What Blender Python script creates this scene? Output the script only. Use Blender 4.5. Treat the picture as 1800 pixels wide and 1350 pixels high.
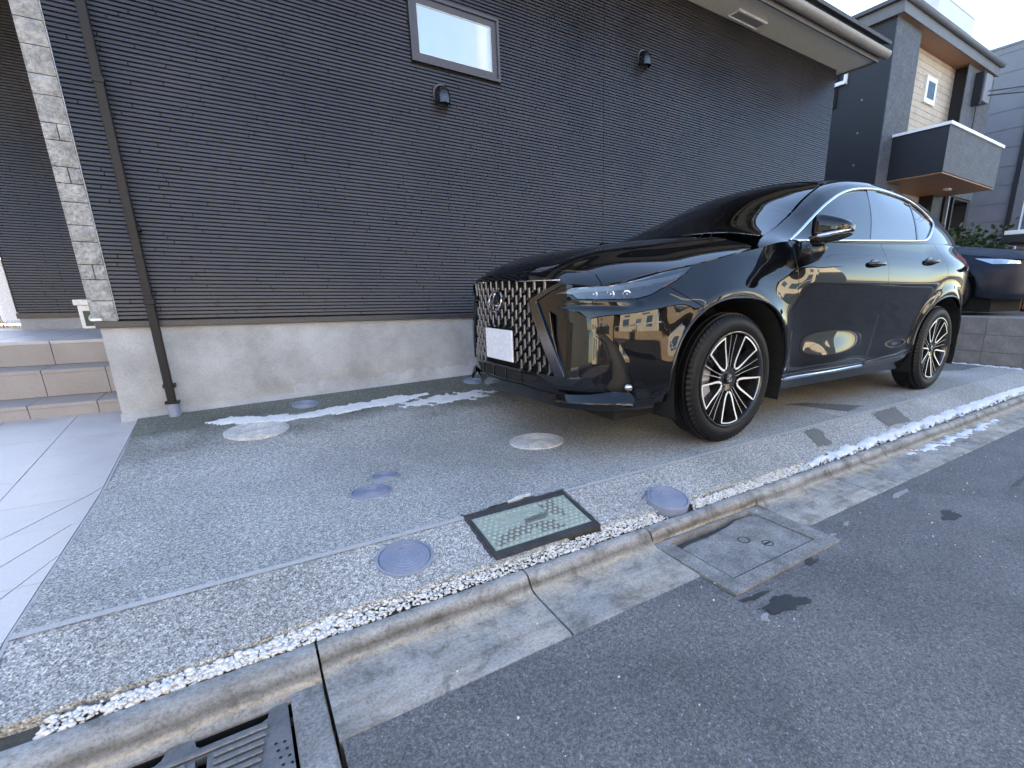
import bpy, bmesh, math, random
import numpy as np
from mathutils import Vector, Matrix, geometry
R_ = math.radians
random.seed(7); np.random.seed(7)
for o in list(bpy.data.objects): bpy.data.objects.remove(o)
SC = bpy.context.scene; COL = SC.collection

# ------------------------------------------------------------------ camera
cam = bpy.data.cameras.new("camera"); camo = bpy.data.objects.new("camera", cam); COL.objects.link(camo)
cam.sensor_fit = 'HORIZONTAL'; cam.sensor_width = 36.0
cam.lens = 863.7*36.0/1800.0
cam.shift_x = -(1039.74-900.0)/1800.0
cam.shift_y = (753.36-675.0)/1800.0
cam.clip_start = .02; cam.clip_end = 600
Rc = Matrix.Rotation(-R_(35.246), 3, 'Z') @ Matrix.Rotation(R_(90-15.303), 3, 'X') @ Matrix.Rotation(R_(-.024), 3, 'Y')
camo.matrix_world = Matrix.Translation((-2.153, -2.626, .808)) @ Rc.to_4x4()
SC.camera = camo

# ------------------------------------------------------------------ sky, sun, exposure
SUN_EL, SUN_AZ = R_(21), R_(2)          # the sun stands behind the house (+y), a touch to +x
w = bpy.data.worlds.new("World"); SC.world = w; w.use_nodes = True
nt = w.node_tree; nt.nodes.clear()
sky = nt.nodes.new("ShaderNodeTexSky"); sky.sky_type = 'NISHITA'; sky.sun_disc = False
sky.sun_elevation = SUN_EL; sky.sun_rotation = SUN_AZ
sky.altitude = 20; sky.air_density = 1.0; sky.dust_density = .5; sky.ozone_density = 2.2
bg = nt.nodes.new("ShaderNodeBackground"); bg.inputs[1].default_value = .15
wo = nt.nodes.new("ShaderNodeOutputWorld")
nt.links.new(sky.outputs[0], bg.inputs[0]); nt.links.new(bg.outputs[0], wo.inputs[0])
sl = bpy.data.lights.new("sun", 'SUN'); sl.energy = 4.2; sl.angle = R_(.55); sl.color = (1, .93, .82)
so = bpy.data.objects.new("sun", sl); COL.objects.link(so)
sd = Vector((math.sin(SUN_AZ)*math.cos(SUN_EL), math.cos(SUN_AZ)*math.cos(SUN_EL), math.sin(SUN_EL)))
so.rotation_euler = sd.to_track_quat('Z', 'Y').to_euler(); so.location = (0, 30, 30)
vs = SC.view_settings; SC.display_settings.display_device = 'sRGB'
vs.view_transform = 'Standard'; vs.look = 'None'; vs.exposure = 2.6; vs.gamma = 1; vs.use_curve_mapping = False
vs.use_white_balance = True; vs.white_balance_temperature = 7150; vs.white_balance_tint = 13     # the camera's white balance, set for open shade
SC.render.engine = 'CYCLES'
SC.cycles.max_bounces = 7; SC.cycles.glossy_bounces = 4; SC.cycles.transparent_max_bounces = 10
SC.cycles.sample_clamp_indirect = 6

# ------------------------------------------------------------------ materials
def _new(name):
    m = bpy.data.materials.new(name); m.use_nodes = True
    n = m.node_tree; b = n.nodes["Principled BSDF"]; return m, n, b
def _tex(n, kind, scale, coord='Object', **k):
    tc = n.nodes.new("ShaderNodeTexCoord"); t = n.nodes.new(kind)
    t.inputs['Scale'].default_value = scale
    for a, v in k.items(): t.inputs[a].default_value = v
    n.links.new(tc.outputs[coord], t.inputs['Vector']); return t
def _ramp(n, src, stops):
    r = n.nodes.new("ShaderNodeValToRGB"); e = r.color_ramp.elements
    e[0].position, e[0].color = stops[0][0], (*stops[0][1], 1)
    e[1].position, e[1].color = stops[-1][0], (*stops[-1][1], 1)
    for p, c in stops[1:-1]:
        q = e.new(p); q.color = (*c, 1)
    n.links.new(src, r.inputs[0]); return r
def _mix(n, fac, a, b, mode='MIX'):
    m = n.nodes.new("ShaderNodeMix"); m.data_type = 'RGBA'; m.blend_type = mode
    for s, v in ((m.inputs[0], fac), (m.inputs[6], a), (m.inputs[7], b)):
        if hasattr(v, 'is_linked') or isinstance(v, bpy.types.NodeSocket): n.links.new(v, s)
        elif isinstance(v, (int, float)): s.default_value = v
        else: s.default_value = (*v, 1)
    return m.outputs[2]
def _bump(n, b, src, strength, dist, prev=None):
    u = n.nodes.new("ShaderNodeBump"); u.inputs['Strength'].default_value = strength; u.inputs['Distance'].default_value = dist
    n.links.new(src, u.inputs['Height'])
    if prev: n.links.new(prev.outputs[0], u.inputs['Normal'])
    n.links.new(u.outputs[0], b.inputs['Normal']); return u
def mottled(name, c1, c2, scale=6, rough=.8, bump=.3, bscale=80, bdist=.004, metal=0, spec=.5, fine=.25, rvar=.12):
    m, n, b = _new(name)
    t = _tex(n, "ShaderNodeTexNoise", scale, Detail=6, Roughness=.62)
    r = _ramp(n, t.outputs[0], [(.30, c1), (.70, c2)])
    f = _tex(n, "ShaderNodeTexNoise", bscale, Detail=5, Roughness=.7)
    fr = _ramp(n, f.outputs[0], [(.3, (1-fine,)*3), (.7, (1+fine*.6,)*3)])
    n.links.new(_mix(n, 1.0, r.outputs[0], fr.outputs[0], 'MULTIPLY'), b.inputs['Base Color'])
    rr = n.nodes.new("ShaderNodeMapRange"); rr.inputs[3].default_value = rough-rvar; rr.inputs[4].default_value = min(1, rough+rvar)
    n.links.new(t.outputs[0], rr.inputs[0]); n.links.new(rr.outputs[0], b.inputs['Roughness'])
    b.inputs['Metallic'].default_value = metal; b.inputs['Specular IOR Level'].default_value = spec
    if bump: _bump(n, b, f.outputs[0], bump, bdist)
    return m
def gloss(name, col, rough=.05, ior=1.5, coat=0., coat_ior=1.5, metal=0, var=.15):
    m, n, b = _new(name)
    t = _tex(n, "ShaderNodeTexNoise", 9, Detail=3)
    r = _ramp(n, t.outputs[0], [(.3, tuple(c*(1-var) for c in col)), (.7, tuple(c*(1+var) for c in col))])
    n.links.new(r.outputs[0], b.inputs['Base Color'])
    b.inputs['Roughness'].default_value = rough; b.inputs['IOR'].default_value = ior
    b.inputs['Coat Weight'].default_value = coat; b.inputs['Coat IOR'].default_value = coat_ior; b.inputs['Coat Roughness'].default_value = .01
    b.inputs['Metallic'].default_value = metal
    return m
def glass_mat(name, tint, ior=1.55, clear=1.0):
    m = bpy.data.materials.new(name); m.use_nodes = True; n = m.node_tree; n.nodes.clear()
    out = n.nodes.new("ShaderNodeOutputMaterial"); mx = n.nodes.new("ShaderNodeMixShader")
    fr = n.nodes.new("ShaderNodeFresnel"); fr.inputs[0].default_value = ior
    tr = n.nodes.new("ShaderNodeBsdfTransparent"); gl = n.nodes.new("ShaderNodeBsdfGlossy"); gl.inputs['Roughness'].default_value = 0
    t = _tex(n, "ShaderNodeTexNoise", 3, Detail=2); r = _ramp(n, t.outputs[0], [(.3, tint), (.7, tuple(c*1.08 for c in tint))])
    n.links.new(r.outputs[0], tr.inputs[0])
    n.links.new(fr.outputs[0], mx.inputs[0]); n.links.new(tr.outputs[0], mx.inputs[1]); n.links.new(gl.outputs[0], mx.inputs[2])
    n.links.new(mx.outputs[0], out.inputs[0]); return m
M = {}
M['paint'] = gloss('black_car_paint', (.0030, .0032, .0040), .3, 1.5, 1.0, 1.53)
M['paint'].node_tree.nodes['Principled BSDF'].inputs['Specular IOR Level'].default_value = 0
M['gblack'] = gloss('gloss_black_trim', (.006, .006, .007), .12, 1.6)
M['mblack'] = mottled('matt_black_plastic', (.012, .012, .013), (.02, .02, .021), 20, .55, .15, 400, .0005)
M['dark'] = mottled('dark_cavity', (.004, .004, .004), (.007, .007, .007), 9, .9, 0)
M['chrome'] = gloss('satin_chrome', (.62, .63, .65), .12, 1.5, metal=1, var=.05)
M['dchrome'] = gloss('dark_chrome', (.085, .085, .09), .18, 1.5, metal=1, var=.08)
M['bar'] = gloss('grille_bar_metal', (.15, .16, .18), .38, metal=1)
M['machined'] = gloss('machined_aluminium', (.95, .95, .96), .48, 1.5, metal=1, var=.05)
M['wheelgrey'] = gloss('dark_grey_wheel_paint', (.018, .019, .021), .22, 1.5, .7, 1.5)
M['disc'] = gloss('brake_disc_steel', (.25, .25, .26), .35, metal=1)
M['caliper'] = gloss('silver_caliper', (.55, .56, .58), .35, metal=.6)
M['rubber'] = mottled('tyre_rubber', (.0025, .0025, .003), (.005, .005, .0055), 14, .55, .2, 260, .0008, spec=.3)
M['wshield'] = glass_mat('windscreen_glass', (.42, .46, .45), 2.2)
M['fglass'] = glass_mat('front_side_glass', (.16, .18, .19), 3.0)
M['pglass'] = gloss('privacy_glass', (.004, .0045, .006), .0, 3.0)
M['lampglass'] = glass_mat('headlamp_lens', (.80, .84, .90), 2.3)
M['amber'] = gloss('amber_reflector', (.55, .10, .03), .15)
M['redlamp'] = gloss('red_lamp_lens', (.22, .008, .01), .05, 1.6)
M['plate'] = mottled('white_plate', (.78, .80, .86), (.80, .82, .87), 3, .4, 0)
M['seat'] = mottled('dark_seat_leather', (.018, .018, .02), (.03, .03, .032), 12, .5, .1, 200, .001)
M['lampsilver'] = gloss('lamp_reflector_silver', (.55, .58, .62), .15, metal=1)
M['lampdark'] = gloss('lamp_housing_grey', (.30, .31, .33), .2, metal=1)
def soft_mat(name, c1, c2, rough, scale):
    m, n, b = _new(name); t = _tex(n, "ShaderNodeTexNoise", scale, Detail=6, Roughness=.75); r = _ramp(n, t.outputs[0], [(.3, c1), (.7, c2)]); n.links.new(r.outputs[0], b.inputs['Base Color']); b.inputs['Roughness'].default_value = rough
    at = n.nodes.new("ShaderNodeAttribute"); at.attribute_name = 'cover'; e = _tex(n, "ShaderNodeTexNoise", 45, Detail=7, Roughness=.8)
    ad = n.nodes.new("ShaderNodeMath"); ad.operation = 'MULTIPLY_ADD'; ad.inputs[1].default_value = 1.9; n.links.new(e.outputs[0], ad.inputs[0]); n.links.new(at.outputs['Fac'], ad.inputs[2])
    mr = n.nodes.new("ShaderNodeMapRange"); mr.inputs[1].default_value = 1.28; mr.inputs[2].default_value = 1.62; mr.inputs[4].default_value = .92; n.links.new(ad.outputs[0], mr.inputs[0]); n.links.new(mr.outputs[0], b.inputs['Alpha'])
    _bump(n, b, t.outputs[0], .6, .003); return m
M['white_guide'] = gloss('lamp_light_guide', (.26, .28, .31), .3, 1.5, .5)
# ------------------------------------------------------------------ object helpers
def link(o, parent=None):
    COL.objects.link(o)
    if parent is not None: o.parent = parent
    return o
def empty(name, loc=(0, 0, 0), rz=0., parent=None):
    o = bpy.data.objects.new(name, None); o.location = loc; o.rotation_euler = (0, 0, rz); o.empty_display_size = .2
    return link(o, parent)
def tag(o, label=None, cat=None, group=None, kind=None):
    if label: o['label'] = label
    if cat: o['category'] = cat
    if group: o['group'] = group
    if kind: o['kind'] = kind
    return o
class MB:
    def __init__(s): s.v = []; s.f = []; s.m = []
    def add(s, vs, fs, mi=0):
        k = len(s.v); s.v += [tuple(map(float, p)) for p in vs]; s.f += [tuple(i+k for i in f) for f in fs]; s.m += [mi]*len(fs); return s
    def box(s, lo, hi, mi=0, bev=0):
        x0, y0, z0 = lo; x1, y1, z1 = hi
        if bev <= 0:
            return s.add([(x0,y0,z0),(x1,y0,z0),(x1,y1,z0),(x0,y1,z0),(x0,y0,z1),(x1,y0,z1),(x1,y1,z1),(x0,y1,z1)],
                  [(3,2,1,0),(4,5,6,7),(0,1,5,4),(1,2,6,5),(2,3,7,6),(3,0,4,7)], mi)
        bm = bmesh.new(); bmesh.ops.create_cube(bm, size=1)
        bmesh.ops.scale(bm, vec=(x1-x0, y1-y0, z1-z0), verts=bm.verts); bmesh.ops.translate(bm, vec=((x0+x1)/2, (y0+y1)/2, (z0+z1)/2), verts=bm.verts)
        bmesh.ops.bevel(bm, geom=bm.edges[:], offset=bev, segments=2, affect='EDGES', profile=.5)
        s.add([v.co[:] for v in bm.verts], [[v.index for v in f.verts] for f in bm.faces], mi); bm.free(); return s
    def quad(s, *p, mi=0): return s.add(p, [tuple(range(len(p)))], mi)
    def prism(s, poly, z0, z1, mi=0, axis='z'):
        n = len(poly); f = {'z': lambda p, h: (p[0], p[1], h), 'y': lambda p, h: (p[0], h, p[1]), 'x': lambda p, h: (h, p[0], p[1])}[axis]
        vs = [f(p, z0) for p in poly]+[f(p, z1) for p in poly]
        return s.add(vs, [tuple(range(n))[::-1], tuple(range(n, 2*n))]+[(i, (i+1) % n, n+(i+1) % n, n+i) for i in range(n)], mi)
    def tube(s, path, r, n=8, closed=False, mi=0, sx=1., up=(0, 0, 1)):
        P = [Vector(p) for p in path]; k = len(P); vs = []
        rr = r if hasattr(r, '__len__') else [r]*k
        for i in range(k):
            a = P[(i-1) % k] if closed or i > 0 else P[i]; c = P[(i+1) % k] if closed or i < k-1 else P[i]
            t = (c-a).normalized(); u = Vector(up)
            if abs(t.dot(u)) > .95: u = Vector((0, 1, 0))
            e1 = t.cross(u).normalized(); e2 = e1.cross(t)
            for j in range(n):
                an = 2*math.pi*j/n; vs.append(P[i]+e1*(math.cos(an)*rr[i]*sx)+e2*(math.sin(an)*rr[i]))
        fs = []
        for i in range(k if closed else k-1):
            for j in range(n):
                a = i*n+j; b = i*n+(j+1) % n; c = ((i+1) % k)*n+(j+1) % n; d = ((i+1) % k)*n+j; fs.append((a, b, c, d))
        if not closed: fs += [tuple(range(n))[::-1], tuple((k-1)*n+j for j in range(n))]
        return s.add(vs, fs, mi)
    def lathe(s, prof, n=48, origin=(0, 0, 0), axis='y', mi=0, closed=False):
        vs = []; k = len(prof); ox, oy, oz = origin
        for i in range(n):
            a = 2*math.pi*i/n
            for r, h in prof:
                c, q = r*math.cos(a), r*math.sin(a)
                vs.append({'y': (ox+c, oy+h, oz+q), 'z': (ox+c, oy+q, oz+h), 'x': (ox+h, oy+c, oz+q)}[axis])
        fs = []
        for i in range(n):
            i2 = (i+1) % n
            for j in range(k if closed else k-1):
                j2 = (j+1) % k; fs.append((i*k+j, i2*k+j, i2*k+j2, i*k+j2))
        return s.add(vs, fs, mi)
    def mesh(s, name, mats, smooth=False, angle=None):
        me = bpy.data.meshes.new(name); me.from_pydata(s.v, [], s.f)
        mats = mats if isinstance(mats, (list, tuple)) else [mats]
        for m in mats: me.materials.append(m)
        if len(mats) > 1: me.polygons.foreach_set('material_index', s.m)
        bm = bmesh.new(); bm.from_mesh(me); bmesh.ops.recalc_face_normals(bm, faces=bm.faces)
        if angle:
            for f in bm.faces: f.smooth = True
            for e in bm.edges:
                if len(e.link_faces) == 2 and e.calc_face_angle(0) > R_(angle): e.smooth = False
        elif smooth:
            for f in bm.faces: f.smooth = True
        bm.to_mesh(me); bm.free(); me.update(); return me
    def build(s, name, mats, parent=None, smooth=False, angle=None):
        return link(bpy.data.objects.new(name, s.mesh(name, mats, smooth, angle)), parent)
def inst(name, me, parent=None, loc=(0, 0, 0), rot=(0, 0, 0), scale=None):
    o = bpy.data.objects.new(name, me); o.location = loc; o.rotation_euler = rot
    if scale: o.scale = scale
    return link(o, parent)
def copy_tree(o, parent=None):
    c = o.copy(); COL.objects.link(c); c.parent = parent
    for ch in o.children: copy_tree(ch, c)
    return c
def clip_poly(poly, a, b, c):                      # keep a*x+b*y+c >= 0
    out = []; n = len(poly)
    for i in range(n):
        p, q = poly[i], poly[(i+1) % n]; dp = a*p[0]+b*p[1]+c; dq = a*q[0]+b*q[1]+c
        if dp >= 0: out.append(p)
        if dp*dq < 0:
            t = dp/(dp-dq); out.append((p[0]+t*(q[0]-p[0]), p[1]+t*(q[1]-p[1])))
    return out
def inset_poly(poly, g):
    P = [Vector(p) for p in poly]; n = len(P); ar = sum(P[i].x*P[(i+1) % n].y-P[(i+1) % n].x*P[i].y for i in range(n))
    s = 1 if ar > 0 else -1; out = []
    for i in range(n):
        a = (P[i]-P[i-1]); b = (P[(i+1) % n]-P[i])
        if a.length < 1e-9 or b.length < 1e-9: out.append(tuple(P[i])); continue
        a.normalize(); b.normalize(); na = Vector((-a.y, a.x))*s; nb = Vector((-b.y, b.x))*s
        m = na+nb; L = m.length
        if L < .2: out.append(tuple(P[i]+na*g)); continue
        m /= L; out.append(tuple(P[i]+m*min(g/max(m.dot(na), .35), g*2.5)))
    return out
def area2(poly): return abs(sum(poly[i][0]*poly[(i+1) % len(poly)][1]-poly[(i+1) % len(poly)][0]*poly[i][1] for i in range(len(poly))))/2
def blob(cx, cy, rx, ry, n=26, rough=.25, rot=0., seed=0):
    rn = random.Random(seed); ph = [rn.uniform(0, 6.28) for _ in range(6)]; am = [rn.uniform(.3, 1)/(k+1.5) for k in range(6)]
    out = []
    for i in range(n):
        a = 2*math.pi*i/n; r = 1+rough*sum(am[k]*math.sin((k+2)*a+ph[k]) for k in range(6))+rn.uniform(-.06, .06)
        x, y = rx*r*math.cos(a), ry*r*math.sin(a); out.append((cx+x*math.cos(rot)-y*math.sin(rot), cy+x*math.sin(rot)+y*math.cos(rot)))
    return out
# ---- curved panels: fill a polygon drawn in a surface's own (u,v) metres, map it, give it true normals and a folded edge
def poly_mask(poly, P):
    poly = np.asarray(poly, float); P = np.asarray(P, float); x, y = P[:, 0], P[:, 1]; ins = np.zeros(len(P), bool)
    a = poly; b = np.roll(poly, -1, 0)
    for (x1, y1), (x2, y2) in zip(a, b):
        c = ((y1 > y) != (y2 > y)); 
        if y1 != y2: ins ^= c & (x < (x2-x1)*(y-y1)/(y2-y1)+x1)
    return ins
def poly_dist(poly, P):
    poly = np.asarray(poly, float); P = np.asarray(P, float); d = np.full(len(P), 1e9)
    for a, b in zip(poly, np.roll(poly, -1, 0)):
        e = b-a; t = np.clip(((P-a)@e)/max(e@e, 1e-12), 0, 1); d = np.minimum(d, np.linalg.norm(P-(a+t[:, None]*e), axis=1))
    return d
def resample(poly, h):
    out = []
    for i in range(len(poly)):
        a = np.array(poly[i], float); b = np.array(poly[(i+1) % len(poly)], float); k = max(1, int(math.ceil(np.linalg.norm(b-a)/h)))
        for j in range(k): out.append(tuple(a+(b-a)*j/k))
    return out
def smooth_poly(poly, corners=(), it=2):           # Chaikin rounding, keeping the named corners
    pts = [(tuple(p), i in corners) for i, p in enumerate(poly)]
    for _ in range(it):
        q = []; n = len(pts)
        for i in range(n):
            p, c = pts[i]
            if c: q.append((p, True)); continue
            a = pts[i-1][0]; b = pts[(i+1) % n][0]
            q.append(((.25*a[0]+.75*p[0], .25*a[1]+.75*p[1]), False)); q.append(((.75*p[0]+.25*b[0], .75*p[1]+.25*b[1]), False))
        pts = q
    return [p for p, c in pts]
def panel(name, surf, outer, mat, parent, holes=(), h=.025, thick=.014, off=0., gap=.002, mirror=False, both=False, us=1., side=None, mesh_only=False):
    """surf(u,v)->Nx3; off is a number or a function of (u,v); us scales u for meshing"""
    loops = [resample(inset_poly(outer, gap), h*.8)]+[resample(inset_poly(l, -gap), h*.8) for l in holes]
    loops = [[(p[0]*us, p[1]) for p in l] for l in loops]
    L0 = np.array(loops[0]); lo, hi = L0.min(0), L0.max(0)
    gx = np.arange(lo[0], hi[0]+h, h); gy = np.arange(lo[1], hi[1]+h, h*.866)
    G = np.array([(x+(.5*h if j % 2 else 0), y) for j, y in enumerate(gy) for x in gx])
    k = poly_mask(loops[0], G)
    for l in loops[1:]: k &= ~poly_mask(l, G)
    G = G[k]
    if len(G):
        d = np.min([poly_dist(l, G) for l in loops], axis=0); G = G[d > h*.45]
    vs = []; es = []
    for l in loops:
        b = len(vs); vs += l; es += [(b+i, b+(i+1) % len(l)) for i in range(len(l))]
    vs += [tuple(g) for g in G]
    V, E_, F, *_r = geometry.delaunay_2d_cdt([Vector(v) for v in vs], es, [], 0, 1e-7)
    V = np.array([tuple(v) for v in V]); F = np.array([tuple(f) for f in F if len(f) == 3])
    c = V[F].mean(1); k = poly_mask(loops[0], c)
    for l in loops[1:]: k &= ~poly_mask(l, c)
    F = F[k]
    u, v = V[:, 0]/us, V[:, 1]; e = .003
    P = surf(u, v); N = np.cross(surf(u+e/us, v)-surf(u-e/us, v), surf(u, v+e)-surf(u, v-e))
    N /= np.maximum(np.linalg.norm(N, axis=1, keepdims=True), 1e-12)
    ref = P-np.stack([np.clip(P[:, 0], -.2, 3.0), 0*P[:, 0], 0*P[:, 0]+.7], -1)
    sg = np.sign((N*ref).sum(1)); sg = 1. if np.median(sg) >= 0 else -1.
    N *= sg
    if callable(off):
        def S2(a, b): 
            p = surf(a, b); n = np.cross(surf(a+e/us, b)-surf(a-e/us, b), surf(a, b+e)-surf(a, b-e)); n /= np.maximum(np.linalg.norm(n, axis=1, keepdims=True), 1e-12)
            return p+n*sg*np.asarray(off(a, b))[:, None]
        P = S2(u, v); N2 = np.cross(S2(u+e/us, v)-S2(u-e/us, v), S2(u, v+e)-S2(u, v-e)); N2 /= np.maximum(np.linalg.norm(N2, axis=1, keepdims=True), 1e-12); N = N2*sg
    elif off: P = P+N*off
    fn = np.cross(P[F[:, 1]]-P[F[:, 0]], P[F[:, 2]]-P[F[:, 0]])
    fl = (fn*N[F].mean(1)).sum(1) < 0; F[fl] = F[fl][:, ::-1]
    # boundary edges -> folded flange
    ed = {}
    for t in F:
        for a, b in ((t[0], t[1]), (t[1], t[2]), (t[2], t[0])):
            if (b, a) in ed: ed.pop((b, a))
            else: ed[(a, b)] = 1
    nv = len(P); verts = [P]; norms = [N]; faces = [tuple(t) for t in F]
    if thick:
        ids = sorted({i for e2 in ed for i in e2}); mp = {i: nv+j for j, i in enumerate(ids)}; mq = {i: nv+len(ids)+j for j, i in enumerate(ids)}
        acc = {i: np.zeros(3) for i in ids}
        for a, b in ed:
            d = np.cross(P[b]-P[a], N[a]+N[b]); d /= max(np.linalg.norm(d), 1e-12); acc[a] += d; acc[b] += d
        rn = np.array([acc[i]/max(np.linalg.norm(acc[i]), 1e-9) for i in ids])
        ii = np.array(ids); verts += [P[ii], P[ii]-N[ii]*thick]; norms += [rn*.8+N[ii]*.6, rn]
        for a, b in ed: faces.append((mp[b], mp[a], mq[a], mq[b]))
    V3 = np.concatenate(verts); N3 = np.concatenate(norms); N3 /= np.maximum(np.linalg.norm(N3, axis=1, keepdims=True), 1e-9)
    def mk(V3, N3, faces):
        me = bpy.data.meshes.new(name); me.from_pydata(V3.tolist(), [], faces); me.materials.append(mat)
        me.polygons.foreach_set('use_smooth', [True]*len(me.polygons)); me.update()
        li = np.zeros(len(me.loops), int); me.loops.foreach_get('vertex_index', li)
        me.normals_split_custom_set(N3[li].tolist()); return me
    outs = []
    if not mirror or both: outs.append(link(bpy.data.objects.new(name, mk(V3, N3, faces)), parent))
    if mirror or both:
        q = np.array([1, -1, 1.]); outs.append(link(bpy.data.objects.new(name, mk(V3*q, N3*q, [f[::-1] for f in faces])), parent))
    return outs
# ------------------------------------------------------------------ car body surfaces (car frame: x back from the front axle, left side is -y)
def nspline(xk, yk):
    xk=np.asarray(xk,float); yk=np.asarray(yk,float); n=len(xk); h=np.diff(xk)
    A=np.zeros((n,n)); b=np.zeros((n,)+yk.shape[1:]); A[0,0]=A[-1,-1]=1
    for i in range(1,n-1):
        A[i,i-1]=h[i-1]; A[i,i]=2*(h[i-1]+h[i]); A[i,i+1]=h[i]
        b[i]=6*((yk[i+1]-yk[i])/h[i]-(yk[i]-yk[i-1])/h[i-1])
    M=np.linalg.solve(A,b)
    def f(x):
        x=np.clip(np.asarray(x,float),xk[0],xk[-1]); i=np.clip(np.searchsorted(xk,x)-1,0,n-2)
        hh=h[i]; a=(xk[i+1]-x)/hh; c=(x-xk[i])/hh
        if yk.ndim>1: a=a[...,None]; c=c[...,None]; hh=hh[...,None]
        return a*yk[i]+c*yk[i+1]+((a**3-a)*M[i]+(c**3-c)*M[i+1])*hh*hh/6
    return f
def pchip(xk,yk):
    xk=np.asarray(xk,float); yk=np.asarray(yk,float); h=np.diff(xk); d=np.diff(yk)/h; n=len(xk); m=np.zeros(n)
    for i in range(1,n-1):
        if d[i-1]*d[i]>0:
            w1=2*h[i]+h[i-1]; w2=h[i]+2*h[i-1]; m[i]=(w1+w2)/(w1/d[i-1]+w2/d[i])
    m[0]=d[0]; m[-1]=d[-1]
    def f(x):
        x=np.clip(np.asarray(x,float),xk[0],xk[-1]); i=np.clip(np.searchsorted(xk,x)-1,0,n-2)
        t=(x-xk[i])/h[i]
        return (1+2*t)*(1-t)**2*yk[i]+t*(1-t)**2*h[i]*m[i]+t*t*(3-2*t)*yk[i+1]+t*t*(t-1)*h[i]*m[i+1]
    return f
def sstep(a,b,x):
    t=np.clip((np.asarray(x,float)-a)/(b-a),0,1); return t*t*(3-2*t)
# ---- plan outline of the lower body, left half (car frame: x back from front axle, y left negative)
OUT=np.array([(-.952,0),(-.934,-.28),(-.868,-.54),(-.775,-.705),(-.625,-.825),(-.40,-.893),(0,-.922),(.45,-.92),(1.0,-.925),(1.5,-.928),(2.2,-.93),(2.69,-.928),(3.0,-.905),(3.3,-.845),(3.5,-.76),(3.64,-.58),(3.69,-.3),(3.70,0)],float)
_d=np.r_[0,np.cumsum(np.hypot(*np.diff(OUT,axis=0).T))]
_o=nspline(_d,OUT)
_ss=np.linspace(0,_d[-1],2000); _pp=_o(_ss); _al=np.r_[0,np.cumsum(np.hypot(*np.diff(_pp,axis=0).T))]
SMAX=_al[-1]
def outl(s): return _o(np.interp(s,_al,_ss))
def outn(s):
    a=outl(np.asarray(s)-.02); b=outl(np.asarray(s)+.02); t=b-a; t/=np.maximum(np.linalg.norm(t,axis=-1,keepdims=True),1e-9)
    return np.stack([-t[...,1],t[...,0]],-1)   # inward normal? fixed below
_mid=outl(np.array([SMAX*.4]))[0]; _n=outn(np.array([SMAX*.4]))[0]
_sg=1. if _n[1]<0 else -1.
def outward(s): return _sg*outn(s)
# ---- hood height field
_hc=nspline([-1.2,-.97,-.93,-.87,-.81,-.65,-.41,-.04,.30,.6],[.74,.885,.915,.955,.982,1.035,1.080,1.135,1.170,1.19])
_ha=pchip([-1.2,-.9,-.6,-.24,.10,.25,.5],[.19,.19,.150,.128,.098,.085,.08])
def Hz(x,y):
    a=np.abs(y); xn=x-.30*a**2.2
    z=_hc(xn)-_ha(x)*(a/.80)**2.8
    # twin ridges running from the grille corners to the pillars, shallow valley in the middle
    yr=.40+.16*(x+.9); z=z+.010*np.exp(-((a-yr)/.055)**2)*sstep(-.93,-.7,x) -.006*np.exp(-(a/.25)**2)*sstep(-.9,-.4,x)
    return z
def H(x,y):
    x=np.asarray(x,float); y=np.asarray(y,float); return np.stack([x,y,Hz(x,y)],-1)
# top edge of the lower body
TOP=np.array([(-.935,0,.875),(-.918,-.28,.872),(-.848,-.54,.866),(-.77,-.655,.868),(-.635,-.738,.885),(-.45,-.775,.915),(-.24,-.795,.953),(.10,-.815,1.03),(.22,-.822,1.062),(.45,-.838,1.098),(.94,-.862,1.12),(1.51,-.872,1.147),(2.12,-.866,1.18),(2.6,-.838,1.205),(3.0,-.79,1.21),(3.3,-.72,1.208),(3.5,-.62,1.2),(3.62,-.45,1.2),(3.66,-.2,1.2),(3.67,0,1.2)],float)
for _i in range(9):
    TOP[_i,2]=Hz(TOP[_i,0],TOP[_i,1])
def _near(P):
    s=np.linspace(0,SMAX,3000); q=outl(s); return s[np.argmin(np.hypot(q[:,0]-P[0],q[:,1]-P[1]))]
_ts=np.array([_near(p) for p in TOP]); _ts[0]=0; _ts[-1]=SMAX
_tz=pchip(_ts,TOP[:,2])
_ti=pchip(_ts,[np.dot(outl(np.array([s]))[0]-p[:2],outward(np.array([s]))[0]) for s,p in zip(_ts,TOP)])
def topz(s): return _tz(s)
SX=lambda x: np.interp(x,outl(_al)[:,0],_al)     # x -> s (sides)
_fr=pchip([.15,.26,.30,.36,.45,.60,.72,.80,.88,1.3],[.06,.04,.02,.0,.0,.0,.004,.010,.018,.03])
_sd=pchip([.15,.24,.30,.36,.42,.50,.58,.68,.80,.90,.98,1.05,1.12,1.3],[.13,.095,.070,.058,.052,.047,.041,.030,.012,.0,.006,.022,.045,.06])
_fn=pchip([.15,.24,.30,.40,.50,.60,.70,.80,.88,.95,1.02,1.10,1.3],[.06,.05,.03,.01,.0,.0,.004,.016,.035,.06,.085,.10,.12])
_rr=pchip([.15,.24,.30,.40,.55,.70,.85,.95,1.05,1.2,1.3],[.10,.06,.03,.01,.0,.0,.0,.0,.01,.05,.06])
FRONT_DIPS=[([(.52,.765),(.66,.772),(.92,.776),(1.0,.787),(.95,.752),(.80,.735),(.60,.728),(.50,.738)],.010,.04)]
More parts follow.
